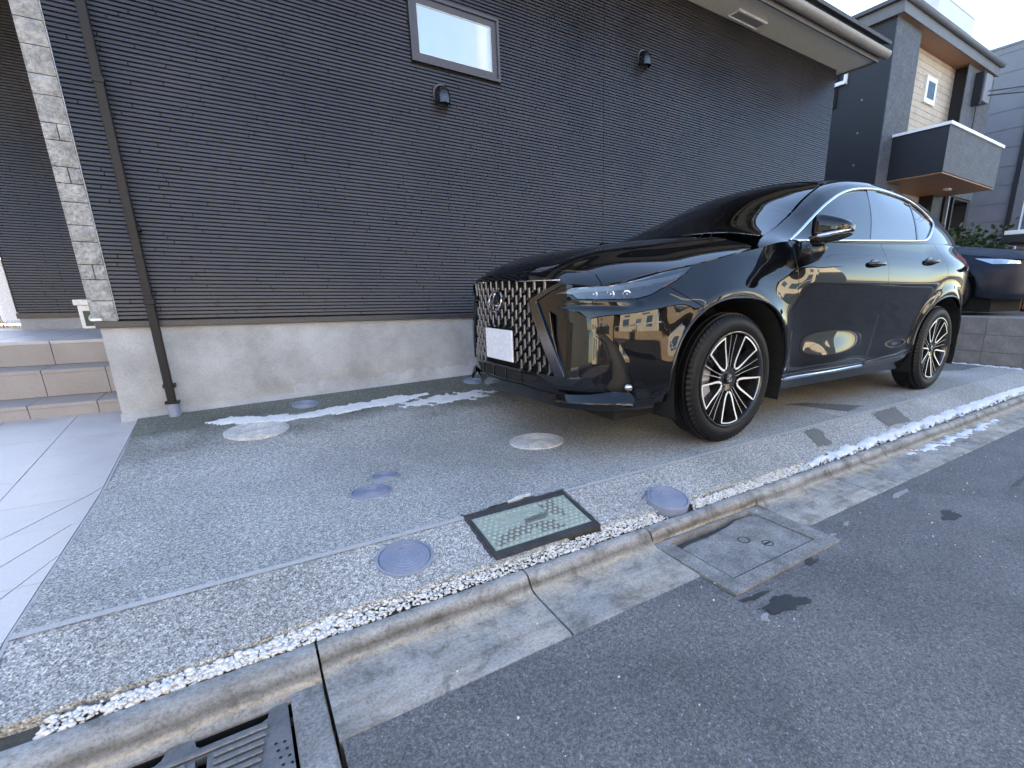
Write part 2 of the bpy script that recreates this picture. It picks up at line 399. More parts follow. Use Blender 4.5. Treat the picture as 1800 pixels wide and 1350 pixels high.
def L(s,z):
    s=np.asarray(s,float); z=np.asarray(z,float); s,z=np.broadcast_arrays(s,z); s=np.atleast_1d(s).astype(float); z=np.atleast_1d(z).astype(float)
    sa=np.abs(s); o=outl(sa); n=outward(sa); x=o[...,0]
    wf=1-sstep(.55,.95,sa); wd=sstep(.25,.7,x)*(1-sstep(2.2,2.7,x)); wd=np.where(sa>SMAX*.75,0,wd)
    wr=np.where(x>1.5,sstep(2.2,2.7,x),0); wn=np.clip(1-wf-wd-wr,0,1)
    ins=wf*_fr(z)+wd*_sd(z)+wn*_fn(z)+wr*_rr(z)
    zt=_tz(sa); 
    tot=wf*_fr(zt)+wd*_sd(zt)+wn*_fn(zt)+wr*_rr(zt)
    k=sstep(0,1,np.clip((z-(zt-.20))/.20,0,1.3))*np.clip((z-(zt-.2))/.2,0,1.5)**.5
    ins=ins+(_ti(sa)-tot)*k
    side=(np.abs(o[...,1])>.6)
    for cx,a,w,r0 in ((0.,.016,.055,.455),(2.69,.020,.06,.455)):
        r=np.hypot(x-cx,z-.37); ins=ins-np.where(side,a*np.exp(-((r-r0)/w)**2)*sstep(.28,.4,z),0)
    # dished flare low on the front door, swage rising to the rear wheel
    ins=ins-np.where(side,.040*np.exp(-((x-1.02)/.36)**2)*sstep(.60,.40,z)*sstep(.28,.38,z),0)
    ins=ins-np.where(side,.014*np.exp(-((x-1.95)/.30)**2)*sstep(.50,.36,z)*sstep(.26,.34,z),0)
    # rear haunch
    ins=np.array(ins)-.016*np.exp(-((x-2.75)/.35)**2-((z-.98)/.10)**2)*(o[...,1]<-.5)
    m=(sa<1.25)
    if m.any():
        q=np.stack([sa[m],z[m]],-1)
        for poly,dep,wd_ in FRONT_DIPS:
            ins_=poly_mask(poly,q); d_=poly_dist(poly,q); ins[m]+=np.where(ins_,dep*sstep(0,wd_,d_)*(np.clip((.715-q[:,1])/.27,0,1) if dep>.03 else 1),0)
    p=o-n*ins[...,None]
    y=p[...,1]*np.where(s<0,-1,1)
    return np.stack([p[...,0],y,z],-1)
# ---- upper body
_by=pchip(TOP[7:17,0],TOP[7:17,1]); _bz=pchip(TOP[7:17,0],TOP[7:17,2])
_RX=[.10,.22,.40,.70,.92,1.10,1.35,1.60,1.88,2.34,2.8,3.05,3.25,3.42,3.5]
_ry=pchip(_RX,[-.80,-.775,-.715,-.672,-.648,-.632,-.605,-.592,-.585,-.578,-.572,-.575,-.60,-.615,-.615])
_rz=pchip(_RX,[1.06,1.10,1.150,1.262,1.383,1.470,1.548,1.588,1.607,1.598,1.545,1.480,1.36,1.255,1.215])
_cz=nspline([.05,.22,.40,.60,.90,1.20,1.42,1.8,2.2,2.7,3.05,3.25,3.40,3.5],[1.11,1.188,1.272,1.362,1.485,1.580,1.625,1.653,1.653,1.61,1.55,1.47,1.32,1.21])
def _U0(x,t):
    t=np.clip(t,-.2,2.2)
    by,bz,ry,rz,cz=_by(x),_bz(x),_ry(x),_rz(x),_cz(x)
    a=np.clip(t,-.2,1)
    ys=by+(ry-by)*a; zs=bz+(rz-bz)*a
    bul=.030*np.sin(np.pi*np.clip(a,0,1))*sstep(.3,1.2,x)
    ln=np.hypot(ry-by,rz-bz)+1e-6; ys=ys-bul*(rz-bz)/ln; zs=zs+bul*(-(by-ry))*0/ln
    u=np.clip(t-1,0,1.2)
    yt=ry*(1-u); zt=rz+(cz-rz)*(1-(1-np.minimum(u,1))**2.2)
    return np.where(t<=1,ys,yt),np.where(t<=1,zs,zt)
def U(x,t):
    x=np.asarray(x,float); t=np.asarray(t,float); x,t=np.broadcast_arrays(x,t)
    Y=0;Z=0;W=0
    for d,w in ((-.10,1),(-.05,2),(0,3),(.05,2),(.10,1)):
        s=np.where(np.abs(t)<1e9,d,0)*np.clip((t)/.1,0,1)*np.clip((2-t)/.1,0,1)
        y,z=_U0(x,t+s); Y=Y+w*y; Z=Z+w*z; W+=w
    return np.stack([x,Y/W,Z/W],-1)
# ------------------------------------------------------------------ setting materials
def driveway_mat():
    m, n, b = _new('exposed_aggregate_concrete')
    v = _tex(n, "ShaderNodeTexVoronoi", 280, Randomness=1.0)
    r = _ramp(n, v.outputs['Color'], [(.10, (.13, .13, .125)), (.36, (.33, .33, .325)), (.62, (.46, .46, .455)), (.86, (.72, .72, .71))])
    f = _tex(n, "ShaderNodeTexNoise", 230, Detail=4, Roughness=.8)
    fr = _ramp(n, f.outputs[0], [(.32, (.36,)*3), (.50, (.95,)*3), (.68, (1.35,)*3)])
    c = _mix(n, 1., r.outputs[0], fr.outputs[0], 'MULTIPLY')
    big = _tex(n, "ShaderNodeTexNoise", 1.1, Detail=5, Roughness=.6); br = _ramp(n, big.outputs[0], [(.32, (.74, .75, .74)), (.66, (1.14, 1.14, 1.14))])
    md = _tex(n, "ShaderNodeTexNoise", 75, Detail=3, Roughness=.6); mdr = _ramp(n, md.outputs[0], [(.34, (.66, .66, .66)), (.50, (.98, .98, .97)), (.66, (1.24, 1.24, 1.23))])
    c = _mix(n, 1., c, mdr.outputs[0], 'MULTIPLY')
    c = _mix(n, 1., c, br.outputs[0], 'MULTIPLY')
    # damp mossy band along the foot of the house wall, ragged edge
    tc = n.nodes.new("ShaderNodeTexCoord"); sp = n.nodes.new("ShaderNodeSeparateXYZ"); n.links.new(tc.outputs['Object'], sp.inputs[0])
    w2 = _tex(n, "ShaderNodeTexNoise", 2.6, Detail=5); ad = n.nodes.new("ShaderNodeMath"); ad.operation = 'MULTIPLY_ADD'; ad.inputs[1].default_value = .9; n.links.new(w2.outputs[0], ad.inputs[0]); n.links.new(sp.outputs[1], ad.inputs[2])
    dm = _ramp(n, ad.outputs[0], [(.0, (0, 0, 0)), (1, (1, 1, 1))]); dm.color_ramp.elements[0].position = .0
    mr = n.nodes.new("ShaderNodeMapRange"); mr.inputs[1].default_value = 1.0; mr.inputs[2].default_value = 1.38; n.links.new(ad.outputs[0], mr.inputs[0])
    c = _mix(n, mr.outputs[0], c, _mix(n, 1., c, (.36, .38, .33), 'MULTIPLY'))
    n.links.new(c, b.inputs['Base Color']); b.inputs['Roughness'].default_value = .8
    u = _bump(n, b, v.outputs['Distance'], -.8, .005); _bump(n, b, f.outputs[0], .5, .002, u)
    return m
def asphalt_mat():
    m, n, b = _new('asphalt')
    v = _tex(n, "ShaderNodeTexVoronoi", 230, Randomness=1.0)
    r = _ramp(n, v.outputs['Color'], [(.15, (.10, .098, .102)), (.55, (.155, .152, .156)), (.88, (.205, .202, .206)), (.985, (.42, .41, .41))])
    f = _tex(n, "ShaderNodeTexNoise", 300, Detail=4, Roughness=.85); fr = _ramp(n, f.outputs[0], [(.34, (.40,)*3), (.50, (.95,)*3), (.68, (1.5,)*3)])
    c = _mix(n, 1., r.outputs[0], fr.outputs[0], 'MULTIPLY')
    big = _tex(n, "ShaderNodeTexNoise", 2.2, Detail=7, Roughness=.65, Distortion=.4); br = _ramp(n, big.outputs[0], [(.30, (.66, .67, .69)), (.5, (.98, .98, .98)), (.70, (1.26, 1.25, 1.22))])
    md = _tex(n, "ShaderNodeTexNoise", 85, Detail=4, Roughness=.65); mdr = _ramp(n, md.outputs[0], [(.34, (.74, .74, .74)), (.50, (1, 1, 1)), (.68, (1.24, 1.24, 1.24))])
    c = _mix(n, 1., c, mdr.outputs[0], 'MULTIPLY')
    c = _mix(n, 1., c, br.outputs[0], 'MULTIPLY'); n.links.new(c, b.inputs['Base Color']); b.inputs['Roughness'].default_value = .78
    u = _bump(n, b, v.outputs['Distance'], -.6, .004); _bump(n, b, f.outputs[0], .6, .0025, u); return m
def kerb_mat():
    m, n, b = _new('weathered_kerb_concrete')
    t = _tex(n, "ShaderNodeTexNoise", 5, Detail=7, Roughness=.65); r = _ramp(n, t.outputs[0], [(.28, (.22, .22, .215)), (.5, (.31, .31, .305)), (.72, (.39, .39, .38))])
    # long streaks of dirt that run with the flow of water
    tc = n.nodes.new("ShaderNodeTexCoord"); mp = n.nodes.new("ShaderNodeMapping"); mp.inputs['Scale'].default_value = (3.0, 34, 34); n.links.new(tc.outputs['Object'], mp.inputs[0])
    s = n.nodes.new("ShaderNodeTexNoise"); s.inputs['Scale'].default_value = 1.; s.inputs['Detail'].default_value = 5; n.links.new(mp.outputs[0], s.inputs['Vector'])
    sr = _ramp(n, s.outputs[0], [(.30, (.78, .75, .70)), (.50, (1, 1, 1)), (.75, (1.06, 1.05, 1.02))])
    c = _mix(n, 1., r.outputs[0], sr.outputs[0], 'MULTIPLY')
    # band of rust-brown silt at the inner corner of the channel, ragged
    sp = n.nodes.new("ShaderNodeSeparateXYZ"); n.links.new(tc.outputs['Object'], sp.inputs[0])
    k = n.nodes.new("ShaderNodeMath"); k.operation = 'MULTIPLY_ADD'; k.inputs[1].default_value = .03; n.links.new(t.outputs[0], k.inputs[0]); n.links.new(sp.outputs[2], k.inputs[2])
    def band(lo, mid, hi):
        q = n.nodes.new("ShaderNodeMapRange"); q.inputs[1].default_value = lo; q.inputs[2].default_value = mid; n.links.new(k.outputs[0], q.inputs[0])
        q2 = n.nodes.new("ShaderNodeMapRange"); q2.inputs[1].default_value = hi; q2.inputs[2].default_value = mid; n.links.new(k.outputs[0], q2.inputs[0])
        mm = n.nodes.new("ShaderNodeMath"); mm.operation = 'MULTIPLY'; n.links.new(q.outputs[0], mm.inputs[0]); n.links.new(q2.outputs[0], mm.inputs[1]); return mm.outputs[0]
    c = _mix(n, band(-.104, -.084, -.064), c, _mix(n, 1., c, (.46, .43, .39), 'MULTIPLY'))
    c = _mix(n, band(-.1075, -.1005, -.094), c, _mix(n, .65, c, (.46, .39, .28)))
    pt = _tex(n, "ShaderNodeTexNoise", 9, Detail=6, Roughness=.7, Distortion=.5); ptr = _ramp(n, pt.outputs[0], [(.36, (.56, .55, .53)), (.50, (1, 1, 1)), (.70, (1.12, 1.12, 1.12))]); c = _mix(n, 1., c, ptr.outputs[0], 'MULTIPLY')
    sk = _tex(n, "ShaderNodeTexNoise", 120, Detail=4, Roughness=.75); skr = _ramp(n, sk.outputs[0], [(.33, (.62, .62, .61)), (.5, (1, 1, 1)), (.68, (1.2, 1.2, 1.2))]); c = _mix(n, 1., c, skr.outputs[0], 'MULTIPLY')
    n.links.new(c, b.inputs['Base Color']); b.inputs['Roughness'].default_value = .85
    f = _tex(n, "ShaderNodeTexNoise", 160, Detail=6, Roughness=.75); _bump(n, b, f.outputs[0], .45, .004); return m
M['drive'] = driveway_mat(); M['asphalt'] = asphalt_mat(); M['kerb'] = kerb_mat()
M['cover'] = mottled('drain_cover_concrete', (.15, .15, .145), (.36, .36, .355), 9, .85, .7, 130, .005, fine=.55)
M['soil'] = mottled('dark_soil', (.06, .055, .045), (.13, .12, .10), 18, .95, .7, 160, .01)
M['line'] = mottled('pale_joint_board', (.36, .37, .38), (.46, .47, .49), 8, .7, .2, 200, .001)
M['pebble'] = mottled('white_pebble', (.58, .57, .54), (.86, .85, .82), 40, .6, .1, 200, .001)
M['snow'] = mottled('frozen_snow', (.70, .73, .77), (.88, .90, .92), 14, .55, .6, 90, .006)
M['tile'] = mottled('pale_porcelain_tile', (.42, .405, .42), (.52, .50, .515), 4, .45, .15, 120, .0012, fine=.12)
M['steptile'] = mottled('beige_step_tile', (.30, .275, .265), (.36, .335, .325), 5, .55, .2, 160, .001, fine=.15)
M['grout'] = mottled('grout', (.13, .13, .13), (.18, .18, .18), 30, .9)
M['found'] = mottled('foundation_render', (.28, .285, .285), (.46, .475, .49), 3.2, .88, .35, 110, .003, fine=.16)
M['siding'] = mottled('dark_ribbed_siding', (.026, .025, .030), (.052, .049, .057), 1.6, .36, .25, 240, .001, fine=.35)
M['groove'] = mottled('siding_groove', (.004, .004, .0045), (.007, .007, .0075), 9, .9, 0)
M['trim'] = mottled('dark_metal_trim', (.040, .041, .048), (.055, .056, .064), 6, .35, .05)
M['stone'] = mottled('split_face_stone', (.24, .24, .235), (.52, .52, .51), 14, .85, 1., 55, .014, fine=.4)
M['pipe'] = mottled('dark_downpipe', (.008, .008, .009), (.014, .014, .016), 5, .5, .05, spec=.3)
M['vent'] = gloss('black_vent_hood', (.01, .01, .012), .10, 1.6)
M['frame'] = mottled('bronze_window_frame', (.045, .043, .052), (.06, .058, .068), 7, .35, .05)
M['frosted'] = gloss('obscure_window_glass', (.30, .40, .53), .14, 1.9, .6, 1.8, var=.03)
M['seal'] = gloss('pale_glazing_bead', (.55, .6, .62), .4)
M['soffit'] = mottled('cream_soffit_board', (.74, .70, .58), (.80, .76, .64), 5, .8, .1)
M['fascia'] = mottled('grey_fascia', (.10, .10, .108), (.14, .14, .148), 5, .55, .05)
M['gutter'] = mottled('brown_grey_gutter', (.20, .19, .18), (.26, .25, .24), 4, .35, .05)
M['roof'] = mottled('slate_roof', (.05, .05, .055), (.09, .09, .095), 8, .7, .3, 60, .004)
M['navy'] = mottled('navy_wall_panel', (.006, .0065, .010), (.011, .012, .018), 5, .6, .3, 60, .003)
M['greywall'] = mottled('grey_stone_effect_panel', (.055, .059, .072), (.105, .11, .125), 5, .7, .7, 28, .008, fine=.5)
M['beige'] = mottled('cream_wall_panel', (.42, .345, .275), (.54, .45, .365), 3, .75, .3, 40, .003)
M['brown'] = mottled('brown_wood_soffit', (.27, .13, .065), (.34, .17, .09), 6, .6, .1)
M['white'] = mottled('white_paint', (.74, .75, .76), (.82, .82, .83), 5, .5, .05)
M['bluegrey'] = mottled('blue_grey_metal_cladding', (.15, .157, .185), (.18, .188, .215), 2, .5, .1, 30, .002, fine=.1)
M['paleblock'] = mottled('pale_render', (.50, .50, .55), (.58, .58, .63), 3, .7, .1)
M['block'] = mottled('concrete_block', (.17, .17, .17), (.27, .27, .265), 9, .9, .6, 90, .006, fine=.4)
M['bluelid'] = mottled('blue_grey_plastic_lid', (.20, .24, .33), (.25, .29, .385), 7, .5, .3, 130, .0015, fine=.15)
M['conclid'] = mottled('worn_concrete_lid', (.42, .42, .41), (.74, .74, .73), 16, .8, .5, 120, .003, fine=.35)
M['greenlid'] = mottled('pale_green_resin_lid', (.27, .33, .29), (.36, .42, .375), 9, .5, .2, 150, .001, fine=.2)
M['dirtgreen'] = mottled('dirty_green_resin', (.07, .085, .07), (.14, .16, .135), 40, .7, .2)
M['iron'] = mottled('black_iron_frame', (.025, .027, .028), (.06, .06, .06), 20, .6, .5, 90, .004)
M['grate'] = mottled('galvanised_grate', (.15, .155, .16), (.26, .265, .27), 12, .5, .3, 140, .002, metal=.55)
M['wet'] = soft_mat('damp_asphalt', (.020, .020, .020), (.050, .050, .049), .5, 160)
M['wetc'] = soft_mat('damp_concrete', (.10, .10, .092), (.26, .26, .245), .7, 190)
M['scuff'] = soft_mat('white_scuff', (.16, .16, .16), (.50, .50, .50), .8, 200)
M['leaf'] = mottled('dark_green_leaf', (.020, .045, .022), (.055, .095, .045), 9, .5, .1)
M['stem'] = mottled('shrub_stem', (.06, .045, .03), (.10, .08, .055), 12, .8)
M['navycar'] = gloss('dark_blue_car_paint', (.010, .014, .026), .42, 1.3)
M['winglass'] = gloss('house_window_glass', (.10, .16, .22), .02, 1.8)
M['cream'] = mottled('sunlit_cream_render', (.70, .62, .46), (.80, .72, .56), 1.2, .9, .2, 30, .005)
M['tan'] = mottled('tan_wall', (.42, .31, .20), (.52, .40, .27), 1.5, .9, .2, 30, .005)
M['concpole'] = mottled('concrete_pole', (.50, .48, .44), (.60, .58, .53), 6, .85)
M['cable'] = gloss('black_cable', (.01, .01, .01), .5)
M['signgreen'] = mottled('dark_green_panel', (.01, .035, .03), (.015, .05, .042), 8, .4, 0)
M['hay'] = mottled('dry_grass', (.30, .20, .07), (.45, .33, .13), 12, .9, .6, 60, .01)

# ------------------------------------------------------------------ ground: road, driveway, path
YW = 1.30                                              # front face of the house wall
def zw(x): return min(max(.09+.036*(x+2.78), .085), .21)
def zg(x, y):
    if y < -.97: return -.205*(-.97-y)
    return zw(x)*max(0, (y-.12)/1.18)**1.35 if y > .12 else 0.
def sheet(name, f, xs, ys, mat, parent=None, skirt=None):
    b = MB(); nx, ny = len(xs), len(ys)
    b.add([(x, y, f(x, y)) for x in xs for y in ys], [(i*ny+j, (i+1)*ny+j, (i+1)*ny+j+1, i*ny+j+1) for i in range(nx-1) for j in range(ny-1)])
    if skirt is not None:
        e = [(i, 0) for i in range(nx)]+[(nx-1, j) for j in range(1, ny)]+[(i, ny-1) for i in range(nx-2, -1, -1)]+[(0, j) for j in range(ny-2, 0, -1)]
        t = [b.v[i*ny+j] for i, j in e]; k = len(t); b.add(t+[(p[0], p[1], skirt) for p in t], [(i, (i+1) % k, k+(i+1) % k, k+i) for i in range(k)])
    return b.build(name, mat, parent, smooth=skirt is None)
road = MB(); road.add([(-150, -150, -.60), (200, -150, -.60), (200, 200, -.60), (-150, 200, -.60)], [(0, 1, 2, 3)]).build('ground', M['soil']); tag(bpy.data.objects['ground'], kind='structure')
RX = [-40, -8, -4, -2.11, -.975, -.350, 5, 12, 40]
b = MB()
def road_poly(pts): b.add([(x, y, -.128-.004*min(1, max(0, (-1.6-y)/2))) for x, y in pts], [tuple(range(len(pts)))])
for x0, x1, yn_ in ((-40, -2.80, -1.622), (-2.80, -2.105, -1.81), (-2.105, -.985, -1.622), (-.985, -.345, -1.768), (-.345, 5.0, -1.622), (5.0, 40, -1.622)):
    road_poly([(x0, -6.0), (x1, -6.0), (x1, yn_), (x0, yn_)])
tag(b.build('asphalt_road', M['asphalt']), kind='structure'); roado = bpy.data.objects['asphalt_road']
def stain(name, pts, z, mat, parent, zf=None):
    mb = MB(); n = len(pts); cx = sum(p[0] for p in pts)/n; cy_ = sum(p[1] for p in pts)/n; f = zf or (lambda x, y: z); vs = []; cov = []
    for q, c in ((1.16, 0.), (.80, .58), (.42, 1.)):
        for x, y in pts: X, Y = cx+(x-cx)*q, cy_+(y-cy_)*q; vs.append((X, Y, f(X, Y))); cov.append(c)
    vs.append((cx, cy_, f(cx, cy_))); cov.append(1.)
    fs = [(r*n+i, r*n+(i+1) % n, (r+1)*n+(i+1) % n, (r+1)*n+i) for r in (0, 1) for i in range(n)]+[(2*n+i, 2*n+(i+1) % n, 3*n) for i in range(n)]
    o = mb.add(vs, fs).build(name, mat, parent); at = o.data.attributes.new('cover', 'FLOAT', 'POINT'); at.data.foreach_set('value', cov); return o
for i, (x, y, rx, ry, ro) in enumerate([(-.885, -1.882, .085, .045, -.2), (-.93, -1.805, .055, .016, -.1), (-.585, -1.785, .04, .018, .2), (.269, -1.919, .09, .03, .1), (1.058, -1.96, .16, .012, .05), (-.80, -1.94, .03, .012, .5), (1.7, -2.3, .2, .012, .1), (.35, -2.35, .02, .008, .1), (-.55, -2.1, .012, .006, 0)]):
    stain('damp_stain', blob(x, y, rx, ry, 30, .55, ro, i+3), -.1265-.0004*i, M['wet'], roado)
for i, (x, y, rx, ry) in enumerate([(-.996, -1.889, .028, .016), (-.18, -1.70, .035, .012), (-.32, -1.72, .02, .01), (.35, -1.68, .10, .02)]):
    stain('white_scuff', blob(x, y, rx, ry, 22, .6, .2, i+31), -.1255-.0004*i, M['scuff'], roado)
# driveway slab (pebble-dashed concrete) with an edge above the gravel; apron falls to the kerb
xs = [-2.722]+list(np.arange(-2.65, 4.95, .1))+[4.97]; ys = [-1.245]+list(np.arange(-1.2, -.97, .045))+[-.97]+list(np.arange(-.9, .15, .15))+list(np.arange(.15, 1.32, .07))
rn = random.Random(4); jag = {round(x, 3): rn.uniform(-.012, .012)+(.02 if x > 2 else 0)+.0 for x in xs}
b = MB(); nx, ny = len(xs), len(ys); vs = []
for x in xs:
    for j, y in enumerate(ys):
        yy = y+(jag[round(x, 3)] if j == 0 else 0); vs.append((x, yy, zg(x, y)))
b.add(vs, [(i*ny+j, (i+1)*ny+j, (i+1)*ny+j+1, i*ny+j+1) for i in range(nx-1) for j in range(ny-1)])
fr_ = [vs[i*ny] for i in range(nx)]; b.add(fr_+[(p[0], p[1]-.004, -.16) for p in fr_], [(i, i+1, nx+i+1, nx+i) for i in range(nx-1)])
drive = b.build('driveway', M['drive'], smooth=False); tag(drive, kind='structure')
for f_ in drive.data.polygons: f_.use_smooth = f_.normal.z > .5
# pale flush joint strips set in the driveway
def strip(name, x0, x1, y0, y1, parent, mat=None, rag=0.):
    n = max(2, int((x1-x0)/.08)); mb = MB(); vs = []; r2 = random.Random(hash(name) % 99+int(x0*10))
    for i in range(n+1):
        x = x0+(x1-x0)*i/n; a = r2.uniform(-rag, rag); vs += [(x, y0+a, zg(x, y0)+.004), (x, y1+a, zg(x, y1)+.004)]
    mb.add(vs, [(2*i, 2*i+2, 2*i+3, 2*i+1) for i in range(n)]); return mb.build(name, mat or M['line'], parent)
strip('joint_strip', -2.72, -1.568, -.987, -.965, drive, rag=.0012); strip('joint_strip', -1.125, 4.9, -.984, -.966, drive, rag=.0012)
mb = MB(); mb.add([(1.095, -.96, .004), (1.112, -.96, .004), (1.14, 0, .004), (1.20, .9, zg(1.2, .9)+.004), (1.185, .9, zg(1.2, .9)+.004), (1.123, 0, .004)], [(0, 1, 2, 5), (5, 2, 3, 4)]); mb.build('joint_strip', M['line'], drive)
dp = lambda x, y: zg(x, y)+.0025
def damp(pts, i):
    rn2 = random.Random(i); q = [(x+rn2.uniform(-.012, .012), y+rn2.uniform(-.008, .008)) for x, y in resample(pts, .05)]
    return stain('damp_stain', q, 0, M['wetc'], drive, dp)
damp([(.60, -.99), (.76, -.995), (.60, -1.20), (.46, -1.18)], 1); damp([(1.42, -.995), (1.80, -.995), (1.60, -1.215), (1.24, -1.20)], 2); damp([(1.13, -.48), (1.30, -.52), (1.62, -.88), (1.30, -.92)], 3); damp([(3.6, -.3), (4.9, -.25), (4.9, -.62), (4.3, -.60)], 4)
# soil bed and white pebbles between slab and kerb
mb = MB(); mb.add([(-2.9, -1.32, -.088), (5, -1.32, -.088), (5, -1.14, -.070), (-2.9, -1.14, -.070)], [(0, 1, 2, 3)]); tag(mb.build('gravel_bed', M['soil']), kind='structure')
ico = bmesh.new(); bmesh.ops.create_icosphere(ico, subdivisions=1, radius=1); IV = np.array([v.co[:] for v in ico.verts]); IF = [tuple(v.index for v in f.verts) for f in ico.faces]; ico.free()
rn = np.random.RandomState(5); V_ = []; F_ = []
def pebble(x, y, z, r):
    q = IV*(1+rn.uniform(-.18, .18, (len(IV), 1)))*np.array([rn.uniform(.8, 1.35), rn.uniform(.7, 1.1), rn.uniform(.5, .8)])*r
    a = rn.uniform(0, 6.28); c, s = math.cos(a), math.sin(a); q = q@np.array([[c, -s, 0], [s, c, 0], [0, 0, 1]]); k = len(V_)
    V_.extend((q+np.array([x, y, z])).tolist()); F_.extend([(a_+k, b_+k, c_+k) for a_, b_, c_ in IF])
def in_lid(x, y): return -1.575 < x < -1.12 and y > -1.247 or math.hypot(x+.76, (y+1.23)*1.0) < .105 
x = -2.62
while x < 4.9:
    wd = (-1.305 if x < 1 else -1.300); top = -1.232+.02*math.sin(x*3.1)-(.012 if x < -2.2 else 0); 
    for _ in range(30 if x < .2 else 18):
        y = rn.uniform(wd, top); xx = x+rn.uniform(0, .022); r = rn.choice([.0030, .004, .0048, .006, .0085], p=[.24, .32, .26, .14, .04])*(1.25 if x < -2.0 else 1.0)
        if not in_lid(xx, y) and not (x < -2.5 and rn.rand() < .5): pebble(xx, y, -.080+.10*(y+1.30)+rn.uniform(.0, .012), r)
    x += .0125 if x < .2 else .020
me = bpy.data.meshes.new('white_pebbles'); me.from_pydata(V_, [], F_); me.materials.append(M['pebble']); me.polygons.foreach_set('use_smooth', [True]*len(me.polygons))
tag(link(bpy.data.objects.new('white_pebbles', me)), 'strip of white pebbles between the driveway edge and the kerb', 'gravel', kind='stuff')
rg = np.random.RandomState(12); V_ = []; F_ = []
for _ in range(200):
    t_ = rg.rand()
    if t_ < .55: x, y, z = rg.uniform(-2.6, 3.5), -1.66-abs(rg.normal(0, .45)), -.1265
    elif t_ < .75: x, y, z = rg.uniform(-2.0, 3.5), rg.uniform(-1.61, -1.40), -.121
    else:
        x, y = rg.uniform(-2.6, 3), -1.2+abs(rg.normal(0, .25)); z = zg(x, y)
    r_ = rg.choice([.0018, .0026, .0036, .005], p=[.55, .33, .12, .0]); k = len(V_); q = IV*(1+rg.uniform(-.25, .25, (len(IV), 1)))*r_
    V_.extend((q+np.array([x, y, z+r_*.4])).tolist()); F_.extend([(a_+k, b_+k, c_+k) for a_, b_, c_ in IF])
me = bpy.data.meshes.new('loose_grit'); me.from_pydata(V_, [], F_); me.materials.append(M['pebble']); tag(link(bpy.data.objects.new('loose_grit', me)), 'loose grit scattered on the road, channel and driveway edge', 'grit', kind='stuff')
# ---- kerb and channel units, 0.6 m long
kerb = empty('kerb', (0, 0, 0)); tag(kerb, kind='structure')
PROF = [(-1.305, -.20), (-1.305, -.078), (-1.318, -.071), (-1.338, -.071), (-1.352, -.077), (-1.366, -.098), (-1.378, -.112), (-1.395, -.119), (-1.45, -.1215), (-1.615, -.1265), (-1.620, -.131), (-1.620, -.20)]
def kerb_unit(x0, x1, prof=PROF, dz=0.):
    xsn = np.linspace(x0+.003, x1-.003, 7); k = len(prof); b = MB(); r2 = random.Random(int(x0*100)+900)
    vs = [(x, y+r2.uniform(-.0014, .0014), z+dz+r2.uniform(-.0008, .0008)) for x in xsn for y, z in prof]
    b.add(vs, [(i*k+j, (i+1)*k+j, (i+1)*k+j+1, i*k+j+1) for i in range(6) for j in range(k-1)]+[tuple(range(k)), tuple(6*k+j for j in range(k))[::-1]])
    return b.build('kerb_unit', M['kerb'], kerb, angle=40)
ed = [-5.1, -4.5, -3.9, -3.3, -2.79]
for a, c in zip(ed[:-1], ed[1:]): kerb_unit(a, c)
kerb_unit(-2.112, -1.505, dz=0); kerb_unit(-1.505, -.978)
x = -.345
for c in (.27, .86, 1.46, 2.06, 2.66, 3.26, 3.86, 4.46, 5.06, 5.66, 6.3, 6.9, 7.5, 8.1): kerb_unit(x, c, dz=.0004*((int(c*10)) % 3)); x = c
back = [(-1.305, -.20), (-1.305, -.078), (-1.318, -.071), (-1.352, -.071), (-1.372, -.080), (-1.394, -.102), (-1.412, -.122), (-1.424, -.134), (-1.426, -.20)]
kerb_unit(-2.79, -2.112, back); kerb_unit(-.978, -.345, [(-1.305, -.20), (-1.305, -.078), (-1.318, -.071), (-1.348, -.071), (-1.360, -.077), (-1.368, -.098), (-1.372, -.20)])
# ---- drain pit with steel grate, bottom left
gp = empty('drain_grate', (-2.45, -1.6, -.125)); tag(gp, 'ribbed steel drain grate over a dark slot beside the kerb', 'drain grate')
def loc(mb, name, mat, par, **k):
    o = mb.build(name, mat, None, **k); base = par.matrix_basis.translation; 
    for v in o.data.vertices: v.co -= base
    o.parent = par; return o
bpy.context.view_layer.update()
fr2 = MB(); fr2.box((-2.185, -1.80, -.20), (-2.116, -1.386, -.1225), bev=.006); fr2.box((-2.79, -1.80, -.20), (-2.735, -1.386, -.1225), bev=.006); fr2.box((-2.735, -1.80, -.20), (-2.185, -1.765, -.1228), bev=.005); loc(fr2, 'concrete_frame', M['cover'], gp)
MB().quad((-2.735, -1.765, -.30), (-2.185, -1.765, -.30), (-2.185, -1.38, -.30), (-2.735, -1.38, -.30)); pit = MB()
pit.box((-2.735, -1.765, -.32), (-2.185, -1.385, -.30)); pit.box((-2.735, -1.426, -.32), (-2.185, -1.422, -.14)); loc(pit, 'pit', M['dark'], gp)
pl = [(-2.726, -1.760), (-2.192, -1.760), (-2.192, -1.430), (-2.228, -1.430), (-2.232, -1.455), (-2.245, -1.463), (-2.355, -1.463), (-2.362, -1.455), (-2.366, -1.432), (-2.412, -1.432), (-2.420, -1.455), (-2.43, -1.463), (-2.60, -1.463), (-2.61, -1.432), (-2.68, -1.432), (-2.69, -1.46), (-2.726, -1.46)]
hole = [(-2.362, -1.495), (-2.342, -1.495), (-2.342, -1.535), (-2.362, -1.535)]
V, E2, F, *_ = geometry.delaunay_2d_cdt([Vector(p) for p in pl+hole], [(k, (k+1) % len(pl)) for k in range(len(pl))]+[(len(pl)+k, len(pl)+(k+1) % 4) for k in range(4)], [], 0, 1e-6)
